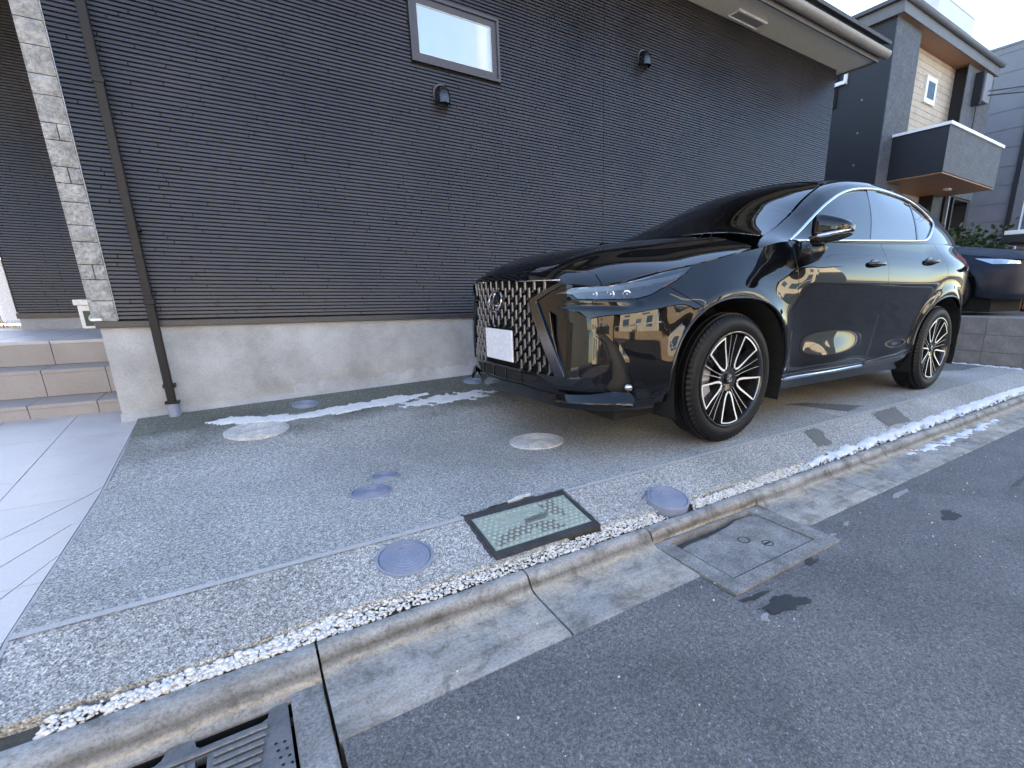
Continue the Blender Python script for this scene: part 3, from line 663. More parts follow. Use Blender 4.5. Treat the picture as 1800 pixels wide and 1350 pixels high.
F = [f for f in F if poly_mask(pl, [(sum(V[i].x for i in f)/3, sum(V[i].y for i in f)/3)])[0] and not poly_mask(hole, [(sum(V[i].x for i in f)/3, sum(V[i].y for i in f)/3)])[0]]
g = MB(); n = len(V); g.add([(v.x, v.y, -.128) for v in V]+[(v.x, v.y, -.145) for v in V], [tuple(f) for f in F]+[tuple(i+n for i in f)[::-1] for f in F])
for lp in (pl, hole):
    k = len(lp); g.add([(x, y, -.128) for x, y in lp]+[(x, y, -.145) for x, y in lp], [(i, (i+1) % k, k+(i+1) % k, k+i) for i in range(k)])
loc(g, 'grate_plate', M['grate'], gp)
for i in range(8):
    y = -1.482-.022*i
    for x0, x1 in (((-2.72, -2.372), (-2.332, -2.232)) if -1.54 < y < -1.49 else ((-2.72, -2.232),)):
        loc(MB().box((x0, y-.0065, -.128), (x1-.004*i, y+.0065, -.1215), bev=.003), 'grate_rib', M['grate'], gp)
hs = MB()
for i in range(4):
    for j in range(2): hs.lathe([(0, 0), (.0035, 0)], 8, (-2.222+.016*j+.003*i, -1.545-.022*i-.004*j, -.1272), 'z')
loc(hs, 'grate_hole', M['dark'], gp)
# ---- square concrete catch-pit cover right of centre
cp = empty('catch_pit_cover', (-.66, -1.57, -.125)); tag(cp, 'square concrete drain lid in a raised frame at the kerb channel', 'drain cover'); bpy.context.view_layer.update()
def ringpoly(out, inn, z0, z1, mb):
    k = len(out); mb.add([(x, y, z1) for x, y in out]+[(x, y, z1) for x, y in inn]+[(x, y, z0) for x, y in out]+[(x, y, z0) for x, y in inn],
        [(i, (i+1) % k, k+(i+1) % k, k+i) for i in range(k)]+[(i, 2*k+i, 2*k+(i+1) % k, (i+1) % k) for i in range(k)]+[(k+i, k+(i+1) % k, 3*k+(i+1) % k, 3*k+i) for i in range(k)]); return mb
out_ = [(-.977, -1.766), (-.350, -1.766), (-.350, -1.376), (-.977, -1.376)]; inn_ = [(-.912, -1.706), (-.425, -1.706), (-.425, -1.392), (-.912, -1.392)]
loc(ringpoly(out_, inn_, -.20, -.1195, MB()), 'cover_frame', M['cover'], cp)
lidp = [(-.903, -1.698), (-.434, -1.698), (-.434, -1.440), (-.47, -1.420), (-.55, -1.416), (-.62, -1.434), (-.75, -1.450), (-.86, -1.448), (-.903, -1.456)]
loc(MB().prism(lidp, -.17, -.1235), 'cover_lid', M['cover'], cp)
loc(MB().box((-.912, -1.706, -.20), (-.425, -1.392, -.150)), 'silt', M['soil'], cp)
for x, y, r in ((-.655, -1.545, .026), (-.60, -1.615, .024)): loc(MB().lathe([(r, 0), (r-.003, .0015), (r-.006, 0)], 24, (x, y, -.1232), 'z'), 'lifting_ring', M['iron'], cp)
loc(MB().box((-.62, -1.618, -.1236), (-.585, -1.611, -.1222)), 'lifting_slot', M['dark'], cp)
# ---- meter box lid
mx = empty('meter_box', (-1.33, -1.07, -.03)); mx.rotation_euler = (0, 0, 0); tag(mx, 'pale green rectangular meter lid with raised studs in a black frame', 'meter box')
tilt = math.atan(.165); mx.rotation_euler = (tilt, 0, 0); mx.location = (-1.347, -1.101, -.0235)
ow, oh, iw, ih = .216, .143, .2035, .109
ringpoly([(-ow, -oh), (ow, -oh), (ow, oh), (-ow, oh)], [(-iw, -ih), (iw, -ih), (iw, ih), (-iw, ih)], -.06, .004, MB()).build('box_frame', M['iron'], mx)
MB().box((-iw+.003, -ih+.003, -.03), (iw-.003, ih-.003, .002), bev=.002).build('box_lid', M['greenlid'], mx)
stud = MB().lathe([(0, .0044), (.005, .0042), (.0072, .002), (.0082, 0)], 10, (0, 0, 0), 'z').mesh('lid_stud', M['greenlid'], smooth=True)
for j in range(10):
    for i in range(17):
        x = -.186+.0232*i+(.0116 if j % 2 else 0); y = -.092+.0204*j
        if abs(x) < .190 and not (-.120 < x < -.040 and .030 < y < .085) and not (-.045 < x < .075 and -.03 < y < .09): inst('lid_stud', stud, mx, (x, y, .002))
b = MB(); ringpoly([(-.113, .036), (-.047, .036), (-.047, .078), (-.113, .078)], [(-.109, .040), (-.051, .040), (-.051, .074), (-.109, .074)], .001, .004, b)
for a, c, d, e in ((-.103, .046, -.085, .049), (-.103, .056, -.085, .059), (-.096, .043, -.092, .070), (-.077, .046, -.059, .049), (-.077, .064, -.059, .067), (-.070, .043, -.066, .070)): b.box((a, c, .001), (d, e, .004))
b.build('lid_panel', M['greenlid'], mx)
b = MB(); b.lathe([(.026, 0), (.024, .0026), (.020, .0026), (.018, 0)], 28, (.015, .058, .0018), 'z'); b.lathe([(0, .0024), (.008, .0024), (.010, 0)], 12, (.015, .058, .0018), 'z'); b.build('lid_badge', M['greenlid'], mx, smooth=True)
MB().box((-.028, .002, .001), (.052, .020, .0040)).build('lid_label', M['dirtgreen'], mx); MB().box((-.030, -.020, .001), (.054, -.010, .0035)).build('lid_handle', M['greenlid'], mx)
stain('lid_dirt', blob(.035, -.055, .055, .036, 26, .7, .1, 5), .0029, M['wetc'], mx); stain('lid_dirt', blob(.11, .050, .05, .055, 26, .8, .1, 6), .0030, M['wetc'], mx); stain('lid_dirt', blob(-.05, -.03, .09, .05, 26, .8, .3, 8), .0028, M['wetc'], mx)
rn3 = random.Random(9); b = MB(); pts = resample([(-ow-.004, -oh+.02), (-ow-.004, oh+.004), (ow+.004, oh+.004), (ow+.004, -oh+.03)], .02)[:-12]; vs = []
for k, (x, y) in enumerate(pts):
    e = rn3.uniform(.004, .009)*(2.6 if (y > oh and -.12 < x < .10) else 1); dx = (-e if x < -ow else e if x > ow else 0); dy = e if y > oh-.01 else 0
    for q, (px, py) in enumerate(((x, y), (x+dx, y+dy))):
        wx, wy = px-1.347, -1.101+py*math.cos(tilt); vs.append((px, py, (zg(wx, wy)+.005-q*.0025+.0235)/math.cos(tilt)-py*math.tan(tilt)))
b.add(vs, [(2*k, 2*k+2, 2*k+3, 2*k+1) for k in range(len(pts)-1)]); b.build('mortar_edge', M['iron'], mx)
mo_ = MB().prism(blob(.02, oh+.022, .050, .011, 22, .5, .1, 2), -.02, .006).build('mortar_lump', M['conclid'], mx)
# ---- round inspection covers
def cover(name, x, y, r, mat, label, tl=0., rings=True, proud=.006, grp='round inspection covers in the driveway', tly=0.):
    t = empty(name, (x, y, zg(x, y)+.002)); t.rotation_euler = (tl, tly, 0); tag(t, label, 'inspection cover', grp)
    MB().lathe([(r+.006, -.02), (r+.006, proud-.002), (r+.003, proud), (r-.001, proud), (r-.003, proud-.003), (r-.003, -.02)], 48, (0, 0, 0), 'z').build('cover_rim', mat, t, angle=40)
    p = [(0, proud-.001), (r*.22, proud-.001)]
    for q in np.linspace(.28, .88, 5) if rings else []: p += [(r*(q-.03), proud-.001), (r*(q-.02), proud+.0012), (r*(q+.02), proud+.0012), (r*(q+.03), proud-.001)]
    p += [(r-.006, proud-.001), (r-.004, proud-.004)]; MB().lathe(p, 44, (0, 0, 0), 'z').build('cover_disc', mat, t, angle=50)
    b = MB(); b.box((-.006, r*.55, proud-.002), (.006, r*.60, proud+.0008)); b.build('lifting_slot', M['iron'], t); return t
cover('inspection_cover', -1.82, -1.098, .083, M['bluelid'], 'large blue grey round cover in the apron left of the meter lid', math.atan(.205), tly=0)
cover('inspection_cover', -.76, -1.222, .085, M['bluelid'], 'blue grey round cover standing proud at the pebbles right of the meter lid', math.atan(.23), proud=.022, tly=0)
cover('inspection_cover', -1.797, -.511, .076, M['bluelid'], 'blue grey round cover in the middle of the driveway, nearer of a close pair')
cover('inspection_cover', -1.704, -.351, .054, M['bluelid'], 'smallest blue grey round cover, farther of the close pair in mid driveway')
def wall_cover(px, y, r, label): cover('inspection_cover', px, y, r, M['bluelid'], label, math.atan(.13))
wall_cover(-1.86, 1.10, .072, 'blue grey round cover at the wall foot just behind the snow'); wall_cover(-.67, 1.12, .070, 'blue grey round cover at the wall foot near the car bumper')
cover('inspection_cover', -.862, -.262, .148, M['conclid'], 'worn white concrete cover with patterned top in front of the car'); cover('inspection_cover', -2.15, .73, .155, M['conclid'], 'worn white concrete cover touching the snow near the downpipe', math.atan(.06))
# ---- remains of snow
def snow(name, pts, zf, label, h=.012, seed=0, cell=.022, frag=.0, grp='patches of frozen snow'):
    rn_ = np.random.RandomState(seed); P = np.array(pts); lo, hi = P.min(0)-.02, P.max(0)+.02
    gx = np.arange(lo[0], hi[0], cell*1.6); gy = np.arange(lo[1], hi[1], cell); G = np.array([(x+rn_.uniform(-.3, .3)*cell, y+rn_.uniform(-.3, .3)*cell) for x in gx for y in gy]); ny = len(gy)
    ins = poly_mask(P, G); d = np.where(ins, poly_dist(P, G), -poly_dist(P, G)); nz = np.array([math.sin(p[0]*31+seed)*math.sin(p[1]*47+p[0]*9)+.6*math.sin(p[0]*83+p[1]*61) for p in G])
    hh = np.clip((d+.018*nz*(1+frag))/.04, -.2, 1); keep = hh > 0; b = MB()
    vs = [(p[0], p[1], zf(p[0], p[1])+h*max(v, 0)**.6+.001+rn_.uniform(0, .0025)-(0 if v > 0 else .01)) for p, v in zip(G, hh)]
    fs = [(i*ny+j, (i+1)*ny+j, (i+1)*ny+j+1, i*ny+j+1) for i in range(len(gx)-1) for j in range(ny-1)]
    fs = [f for f in fs if sum(keep[k] for k in f) >= 2]; b.add(vs, fs); o = b.build(name, M['snow'], smooth=True); tag(o, label, 'snow', grp); return o
snow('snow_patch', [(-2.45, .98), (-2.27, 1.06), (-1.95, .93), (-1.70, .97), (-1.32, 1.03), (-1.05, .99), (-1.28, .88), (-1.65, .83), (-1.86, .82), (-2.15, .86)], zg, 'long thin streak of white snow along the wall foot beside the downpipe', .004, 1, .018)
snow('snow_patch', [(-1.40, .86), (-1.15, .90), (-.80, .93), (-.60, .86), (-.78, .76), (-1.05, .74), (-1.30, .76)], zg, 'broken white snow streak on the driveway just ahead of the car bumper', .003, 2, .018, 1.2)
zgr = lambda x, y: -.076+.10*(y+1.30)+.010
snow('snow_patch', [(.05, -1.285), (.45, -1.30), (1.2, -1.295), (2.2, -1.29), (3.4, -1.285), (4.85, -1.28), (4.85, -1.10), (3.6, -1.12), (2.8, -1.16), (1.9, -1.18), (1.1, -1.20), (.5, -1.225)], zgr, 'long white crust of snow lying on the pebbles along the kerb', .006, 3, .018, .6)
snow('snow_patch', [(1.02, -1.425), (1.35, -1.415), (1.9, -1.41), (2.5, -1.41), (2.5, -1.45), (1.9, -1.485), (1.35, -1.48), (1.1, -1.46)], lambda x, y: -.121, 'thin white snow in the kerb channel', .003, 4, .016, .8)
snow('snow_patch', [(4.86, -.95), (4.95, -.95), (4.95, .6), (4.92, 1.1), (4.88, .5)], lambda x, y: zg(x, y), 'narrow line of snow at the foot of the grey block wall', .010, 6, .02, .8)
# ---- tiled path left of the driveway
path = MB(); path.add([(-3.9, -1.25, -.018), (-2.728, -1.25, -.018), (-2.728, 1.75, .08), (-3.9, 1.75, .08), (-2.728, .1, -.018), (-3.9, .1, -.018)], [(0, 1, 4, 5), (5, 4, 2, 3)])
path = path.build('tiled_path', M['grout']); tag(path, kind='structure')
def zt(x, y): return (0 if y < .1 else .10*((y-.1)/1.65))+(-.12*(-.97-y) if y < -.97 else 0)
ybr = [-1.30, -.985, -.675, -.20, .115, .44, .77, 1.09, 1.62]; xbr = [-3.95, -3.64, -3.34, -3.035, -2.729]
dg = [(-2.925, -.235, -2.770, .117), (-2.862, -.492, -2.772, -.25), (-2.799, -.729, -2.741, -.519), (-2.765, -1.1, -2.72, -.985)]
for j in range(8):
    for i in range(4):
        ps = [[(xbr[i], ybr[j]), (xbr[i+1], ybr[j]), (xbr[i+1], ybr[j+1]), (xbr[i], ybr[j+1])]]
        if i >= 2:
            for x0, y0, x1, y1 in dg:
                a, c_ = y1-y0, -(x1-x0); d_ = -(a*x0+c_*y0); q = []
                for p in ps:
                    if max(pp[1] for pp in p) < min(y0, y1)-.05 or min(pp[1] for pp in p) > max(y0, y1)+.02: q.append(p); continue
                    q += [clip_poly(p, a, c_, d_), clip_poly(p, -a, -c_, -d_)]
                ps = [p for p in q if len(p) >= 3 and area2(p) > .0008]
        for p in ps:
            pi_ = inset_poly(p, .0018); k = len(pi_); dz = random.uniform(-.0006, .0006); mb = MB()
            mb.add([(x, y, zt(x, y)+dz) for x, y in pi_]+[(x, y, zt(x, y)-.02) for x, y in pi_], [tuple(range(k)), tuple(range(k, 2*k))[::-1]]+[(m_, (m_+1) % k, k+(m_+1) % k, k+m_) for m_ in range(k)])
            mb.build('paving_tile', M['tile'], path)
MB().prism([(-2.7285, -.10), (-2.7285, -.0015), (-2.7225, -.0015), (-2.7225, -.10)], -.97, .1, axis='y').build('path_edge', M['line'], path)
b = MB(); ys_ = list(np.linspace(-1.3, -.972, 6))+list(np.linspace(.1, 1.30, 12)); b.add([(x, y, zt(x, y)-.0015) for y in ys_ for x in (-2.7287, -2.7205)], [(2*i, 2*i+1, 2*i+3, 2*i+2) for i in range(17) if i != 5]); b.build('path_edge', M['line'], path)
# ---- entrance steps
st = empty('entrance_steps', (-3.4, 2.6, 0)); tag(st, 'three beige tiled steps up to the porch left of the house corner', 'steps'); bpy.context.view_layer.update()
core = MB(); core.box((-4.1, 1.612, .0), (-2.806, 3.86, .155)); core.box((-4.1, 1.935, .155), (-2.806, 3.86, .325)); core.box((-4.1, 2.262, .325), (-2.806, 3.86, .487)); loc(core, 'step_core', M['grout'], st)
for fy, z0, z1, by, offs in ((1.60, .075, .170, 1.935, -2.937), (1.923, .172, .340, 2.262, -2.915), (2.25, .342, .502, 3.86, -2.91)):
    xs_ = [-4.1]+[x for x in (offs-.9, offs-.6, offs-.30, offs) if x > -4.1]+[-2.81]
    for a, c in zip(xs_[:-1], xs_[1:]):
        loc(MB().box((a+.0015, fy, z0), (c-.0015, fy+.012, z1-.022), bev=.001), 'riser_tile', M['steptile'], st)
        ye = [fy-.004]+([fy+.33] if by-fy < .4 else [fy+.3, fy+.6, fy+.9, fy+1.2, fy+1.5, by])
        if by-fy < .4: ye = [fy-.004, by]
        for e, f in zip(ye[:-1], ye[1:]): loc(MB().box((a+.0015, e, z1-.022 if e == ye[0] else z1-.012), (c-.0015, f-.002, z1), bev=.003), 'tread_tile', M['tile'] if z1 > .5 else M['steptile'], st)
# ------------------------------------------------------------------ the house
ho = empty('house', (0, YW, 0)); tag(ho, 'dark house with fine ribbed siding, concrete foundation and small frosted window beside the car', 'house'); bpy.context.view_layer.update()
HX0, HX1, ZF, ZT, ZS = -2.806, 4.285, .622, .665, 3.44
b = MB(); nseg = 60
for i in range(nseg):
    xa, xb = -2.792+(4.275+2.792)*i/nseg, -2.792+(4.275+2.792)*(i+1)/nseg
    b.add([(xa, YW+.012, -.2), (xb, YW+.012, -.2), (xb, YW+.012, ZF), (xa, YW+.012, ZF)], [(0, 1, 2, 3)])
b.box((-2.792, YW+.0125, -.2), (4.275, YW+.15, ZF)); b.box((-2.792, YW+.02, -.2), (-2.68, 3.9, ZF)); b.box((4.17, YW+.02, -.2), (4.275, 9, ZF))
loc(b, 'foundation', M['found'], ho)
for sd_, (x0, x1) in ((0, (-2.8, -.4)), (1, (-1.9, -.5))):     # crumbly mortar fillet along the foot
    rn4 = random.Random(sd_); b = MB(); k = 40; vs = []
    for i in range(k+1):
        x = x0+(x1-x0)*i/k; h_ = (.022 if sd_ == 0 else .075)*(.7+.6*rn4.random()); vs += [(x, YW+.011-(.022-.010*sd_)*(.7+.5*rn4.random()), zg(x, 1.28)-.02), (x, YW+.010-(.008 if sd_ == 0 else .004), zg(x, 1.28)+h_), (x, YW+.0125, zg(x, 1.28)+h_+.004)]
    b.add(vs, [(3*i+j, 3*i+3+j, 3*i+4+j, 3*i+1+j) for i in range(k) for j in range(2)]); loc(b, 'mortar_fillet', M['found'], ho, smooth=True)
loc(MB().box((HX0, YW-.014, ZF), (HX1, YW+.02, ZF+.036), bev=.003), 'base_flashing', M['trim'], ho)
loc(MB().box((-2.80, YW+.0115, ZF+.03), (HX1-.005, YW+.12, ZS+.4)).box((HX1-.14, YW+.12, ZF), (HX1-.005, 9.5, ZS+.4)).box((-2.80, YW+.12, ZF), (-2.68, 3.95, 6)), 'wall_core', M['groove'], ho)
# siding: every course broken into random lengths, each strip a bevelled bar
SEAMS = (.755, 3.60)
WIN = (-.874, -.251, 2.378, 2.75); rs = random.Random(11); b = MB(); PIT = .0224; z = ZT; row = 0
def strip_bar(mb, xa, xb, z, dy=0.):
    z0, z1 = z+.0032, z+PIT-.0032; y1 = YW+.0125; y0 = YW-.001+dy
    mb.add([(xa, y1, z0), (xb, y1, z0), (xb-.0008, y0, z0+.0012), (xa+.0008, y0, z0+.0012), (xb-.0008, y0+.0035, z1), (xa+.0008, y0+.0035, z1), (xb, y1, z1+.0015), (xa, y1, z1+.0015)], [(0, 1, 2, 3), (3, 2, 4, 5), (5, 4, 6, 7), (0, 3, 5, 7), (1, 6, 4, 2)])
while z < ZS-.01:
    x = -2.706; x -= rs.uniform(0, .3); first = True
    while x < HX1-.002:
        x2 = x+rs.choice([.26, .33, .41, .50, .60, .72]); xa, xb = max(x, -2.7035)+.0012, min(x2, HX1-.001)-.0012
        if xb-xa > .012:
            segs = [(xa, xb)]
            if WIN[2]-.03 < z+PIT/2 < WIN[3]+.03:
                segs = [(xa, min(xb, WIN[0]-.022)), (max(xa, WIN[1]+.022), xb)]
            dy = rs.choice([0, 0, .0012, .0024])
            for sx_ in SEAMS:
                segs = [q for s_, e_ in segs for q in (((s_, sx_-.0013), (sx_+.0013, e_)) if s_ < sx_ < e_ else ((s_, e_),))]
            for s_, e_ in segs:
                if e_-s_ > .008: strip_bar(b, s_, e_, z, dy)
        x = x2
    z += PIT; row += 1
o = loc(b, 'siding_strip', M['siding'], ho); o['kind'] = 'stuff'
# corner stones
z = ZT-.006; rs = random.Random(3); i = 0
pat = [(.075, 0), (.075, 0), (.052, 1), (.078, 0), (.055, 0), (.075, 0), (.060, 0), (.052, 1), (.082, 0), (.052, 1), (.083, 0), (.060, 0), (.083, 0)]
sm = {}
def stone(xa, xb, za, zb):
    mb = MB(); n, m_ = 5, 5; vs = []; r_ = random.Random(int(za*1000+xa*77))
    for u in range(n):
        for v in range(m_):
            e = u in (0, n-1) or v in (0, m_-1); vs.append((xa+(xb-xa)*u/(n-1), YW-.010-(0 if e else r_.uniform(.003, .012)), za+(zb-za)*v/(m_-1)))
    k = len(vs); vs += [(x, YW+.014, z_) for x, y, z_ in vs]
    f = [(u*m_+v, (u+1)*m_+v, (u+1)*m_+v+1, u*m_+v+1) for u in range(n-1) for v in range(m_-1)]
    eb = [u*m_ for u in range(n)]+[(n-1)*m_+v for v in range(1, m_)]+[u*m_+m_-1 for u in range(n-2, -1, -1)]+[v for v in range(m_-2, 0, -1)]
    f += [(eb[q], eb[(q+1) % len(eb)], eb[(q+1) % len(eb)]+k, eb[q]+k) for q in range(len(eb))]
    mb.add(vs, f); loc(mb, 'corner_stone', M['stone'], ho)
    loc(MB().box((-2.812, YW-.009, za), (-2.8065, YW+.09, zb)), 'corner_stone', M['stone'], ho) if xa < -2.80 else None
while z < ZS-.06:
    h_, sp_ = pat[i % len(pat)]; h_ *= 1.52 if True else 1; 
    if sp_: stone(-2.806, -2.757, z, z+h_-.004); stone(-2.753, -2.708, z, z+h_-.004)
    else: stone(-2.806, -2.708, z, z+h_-.004)
    z += h_; i += 1
loc(MB().box((-2.7065, YW-.002, ZT), (-2.7035, YW+.012, ZS)), 'corner_joint', M['seal'], ho)
# window
wf = MB(); x0, x1, z0, z1 = WIN; ringy = lambda o, i_, ya, yb, mb: mb.add([(p[0], ya, p[1]) for p in o]+[(p[0], ya, p[1]) for p in i_]+[(p[0], yb, p[1]) for p in o]+[(p[0], yb, p[1]) for p in i_],
    [(k, (k+1) % 4, 4+(k+1) % 4, 4+k) for k in range(4)]+[(8+k, 8+(k+1) % 4, (k+1) % 4, k) for k in range(4)]+[(4+k, 4+(k+1) % 4, 12+(k+1) % 4, 12+k) for k in range(4)])
rc = lambda d: [(x0+d, z0+d), (x1-d, z0+d), (x1-d, z1-d), (x0+d, z1-d)]
ringy(rc(-.018), rc(0), YW-.020, YW+.012, wf); win = loc(wf, 'window', M['frame'], ho)
wf = MB(); ringy(rc(0), rc(.040), YW-.006, YW+.010, wf); f2 = loc(wf, 'window_frame', M['frame'], ho)
for mb, nm, mt in ((ringy(rc(.040), rc(.046), YW-.001, YW+.010, MB()), 'glazing_bead', M['seal']), (MB().quad((x0+.046, YW+.004, z0+.046), (x1-.046, YW+.004, z0+.046), (x1-.046, YW+.004, z1-.046), (x0+.046, YW+.004, z1-.046)), 'window_pane', M['frosted'])):
    o = loc(mb, nm, mt, ho); o.parent = win
f2.parent = win
# vent hoods
def hood(x, z, w_, h_, label):
    vs = []; n = 14; m_ = 8
    for i in range(m_+1):
        t = i/m_; zz = z-h_/2+h_*t; d = .085*math.sqrt(max(0, 1-max(0, (t-.30)/.70)**2)) ; hw = w_/2*(1 if t < .5 else math.sqrt(max(0.02, 1-((t-.5)/.5)**2)))
        for j in range(n+1):
            a = math.pi*j/n; vs.append((x-hw*math.cos(a), YW-.006-d*math.sin(a)**.8, zz))
    mb = MB().add(vs, [(i*(n+1)+j, i*(n+1)+j+1, (i+1)*(n+1)+j+1, (i+1)*(n+1)+j) for i in range(m_) for j in range(n)]); o = loc(mb, 'vent_hood', M['vent'], ho, smooth=True)
    fl = [(x+(w_/2+.012)*math.cos(a), z+(h_/2+.01)*math.sin(a)*(1.0)) for a in np.linspace(0, 6.283, 29)[:-1]]
    fl = [(px, max(pz, z-h_/2-.004)) for px, pz in fl]; q = loc(MB().prism(fl, YW-.008, YW+.004, axis='y'), 'vent_flange', M['trim'], ho); q.parent = o
hood(-.700, 2.185, .105, .125, ''); hood(1.190, 2.845, .105, .125, '')
# downpipe
dpz = MB(); dpz.box((-2.566, YW-.088, .17), (-2.524, YW-.046, 3.5), bev=.006); dpo = loc(dpz, 'downpipe', M['pipe'], ho)
for z in (.75, 1.86): 
    q = loc(MB().box((-2.570, YW-.092, z), (-2.520, YW-.042, z+.03), bev=.003), 'pipe_sleeve', M['pipe'], ho); q.parent = dpo
for z in (.26, 1.15): 
    q = loc(MB().box((-2.575, YW-.06, z), (-2.515, YW+.01, z+.02)), 'pipe_bracket', M['pipe'], ho); q.parent = dpo
q = loc(MB().box((-2.580, YW-.100, .168), (-2.508, YW-.034, .180), bev=.003), 'pipe_adapter', M['pipe'], ho); q.parent = dpo
q = loc(MB().lathe([(.030, .05), (.030, .165), (.026, .168), (.0, .168)], 24, (-2.545, YW-.067, 0), 'z'), 'pipe_socket', M['bluelid'], ho, angle=40); q.parent = dpo
# eaves: soffit, fascia, gutter, roof
EY, EX = .905, 4.42
loc(MB().box((-3.3, EY, ZS), (EX, YW+.02, ZS+.03)).box((HX1-.01, YW+.02, ZS), (EX, 9.5, ZS+.03)).box((-3.9, YW+.02, 3.08), (-2.68, 3.95, 3.12)).box((-3.9, YW-.2, 3.08), (-2.81, YW+.02, 3.12)), 'soffit', M['soffit'], ho)
loc(MB().box((-3.3, EY-.022, ZS-.022), (EX+.02, EY, ZS+.16), bev=.003).box((EX, EY, ZS-.018), (EX+.02, 9.5, ZS+.16), bev=.003), 'fascia', M['fascia'], ho)
loc(MB().box((2.235, 1.125, ZS-.012), (2.65, 1.245, ZS+.004)), 'soffit_vent', M['soffit'], ho)
sv = MB()
for i in range(14): sv.box((2.25+.028*i, 1.145, ZS-.0145), (2.264+.028*i, 1.225, ZS-.0115))
loc(sv, 'vent_slot', M['fascia'], ho); loc(MB().box((2.228, 1.115, ZS-.018), (2.657, 1.128, ZS+.002)).box((2.228, 1.242, ZS-.018), (2.657, 1.255, ZS+.002)), 'vent_edge', M['white'], ho)
def gut(xa, xb):
    mb = MB(); n = 12; vs = []
    for x in (xa, xb):
        for rr in (.058, .052):
            for j in range(n+1):
                a = math.pi+math.pi*j/n; vs.append((x, .835+rr*math.cos(a), ZS+.075+rr*1.12*math.sin(a)))
    k = n+1; f = []
    for q in range(2):
        for j in range(n): f.append((q*k+j, q*k+j+1, 2*k+q*k+j+1, 2*k+q*k+j))
    for j in range(n): f += [(j, j+1, k+j+1, k+j), (2*k+j, 2*k+j+1, 3*k+j+1, 3*k+j)]
    f += [(0, 2*k, 3*k, k), (n, k+n, 3*k+n, 2*k+n)]; return mb.add(vs, f)
gu = loc(gut(-3.4, 4.50), 'gutter', M['gutter'], ho, angle=40)
capv = [(.835+.06*math.cos(a), ZS+.075+.066*math.sin(a)) for a in np.linspace(math.pi, 2*math.pi, 13)]
for x, w_ in ((3.35, .012), (1.6, .012), (4.43, .075)):
    q = loc(MB().prism(capv, x, x+w_, axis='x'), 'gutter_end' if w_ > .05 else 'gutter_joint', M['gutter'], ho); q.parent = gu
loc(MB().box((-3.3, EY-.03, ZS+.16), (EX+.03, EY+.12, ZS+.19)), 'drip_edge', M['fascia'], ho)
rf = MB(); rf.prism([(.80, ZS+.15), (.80, ZS+.185), (6.2, ZS+2.285), (10.5, ZS+.6), (10.5, ZS+.5), (6.2, ZS+2.1)], -3.5, EX+.10, axis='x'); loc(rf, 'roof', M['roof'], ho)
loc(MB().box((-3.7, 3.95, .5), (HX1-.02, 9.6, ZS+.5)), 'house_body', M['groove'], ho)
# recessed entrance wall behind the stone corner
RY = 3.88; XL = -3.705
loc(MB().box((XL, RY, .40), (-2.6, RY+.12, .60)), 'foundation', M['found'], ho); loc(MB().box((XL-.01, RY-.012, .60), (-2.6, RY+.02, .645)), 'base_flashing', M['trim'], ho)
b = MB(); z = .65; rs = random.Random(21); b2 = MB()
while z < 6.0:
    x = XL
    while x < -2.69:
        x2 = x+rs.choice([.2, .26, .33, .4]); e = min(x2, -2.69)
        z0_, z1_ = z+.0032, z+PIT-.0032; b.add([(x+.0015, RY+.012, z0_), (e-.0015, RY+.012, z0_), (e-.0015, RY, z0_+.001), (x+.0015, RY, z0_+.001), (e-.0015, RY+.003, z1_), (x+.0015, RY+.003, z1_), (e-.0015, RY+.012, z1_), (x+.0015, RY+.012, z1_)], [(0, 1, 2, 3), (3, 2, 4, 5), (5, 4, 6, 7)]); x = x2
    z += PIT
o = loc(b, 'siding_strip', M['siding'], ho); o['kind'] = 'stuff'
loc(MB().box((XL, RY+.011, .645), (-2.6, RY+.1, 6.2)), 'wall_core', M['groove'], ho)
loc(MB().box((XL-.006, RY-.004, .65), (XL, RY+.1, 6.2)), 'corner_joint', M['trim'], ho)
# notice box standing on the porch beside the corner
nb_ = empty('mailbox', (-3.075, 2.5, .565)); tag(nb_, 'small white framed mailbox with a dark green face half hidden behind the stone corner', 'mailbox')
MB().box((.0, .0, .0), (.26, .10, .165), bev=.004).build('box_body', M['white'], nb_); MB().box((.022, -.004, .018), (.26, .002, .125)).build('box_face', M['signgreen'], nb_); MB().box((-.015, -.02, .165), (.27, .11, .205), bev=.006).build('box_top', M['white'], nb_)
tcu = bpy.data.curves.new('box_lettering', 'FONT'); tcu.body = '6-'; tcu.size = .075; tcu.extrude = .001; to = bpy.data.objects.new('box_lettering', tcu); COL.objects.link(to); bpy.context.view_layer.update()
dg_ = bpy.context.evaluated_depsgraph_get(); tm = bpy.data.meshes.new_from_object(to.evaluated_get(dg_)); bpy.data.objects.remove(to); tm.materials.clear(); tm.materials.append(M['paleblock']); inst('box_lettering', tm, nb_, (.04, -.006, .05), (math.pi/2, 0, 0))
loc(MB().box((-2.818, YW-.022, .662), (-2.77, YW+.02, .676), bev=.002), 'corner_cap', M['white'], ho)
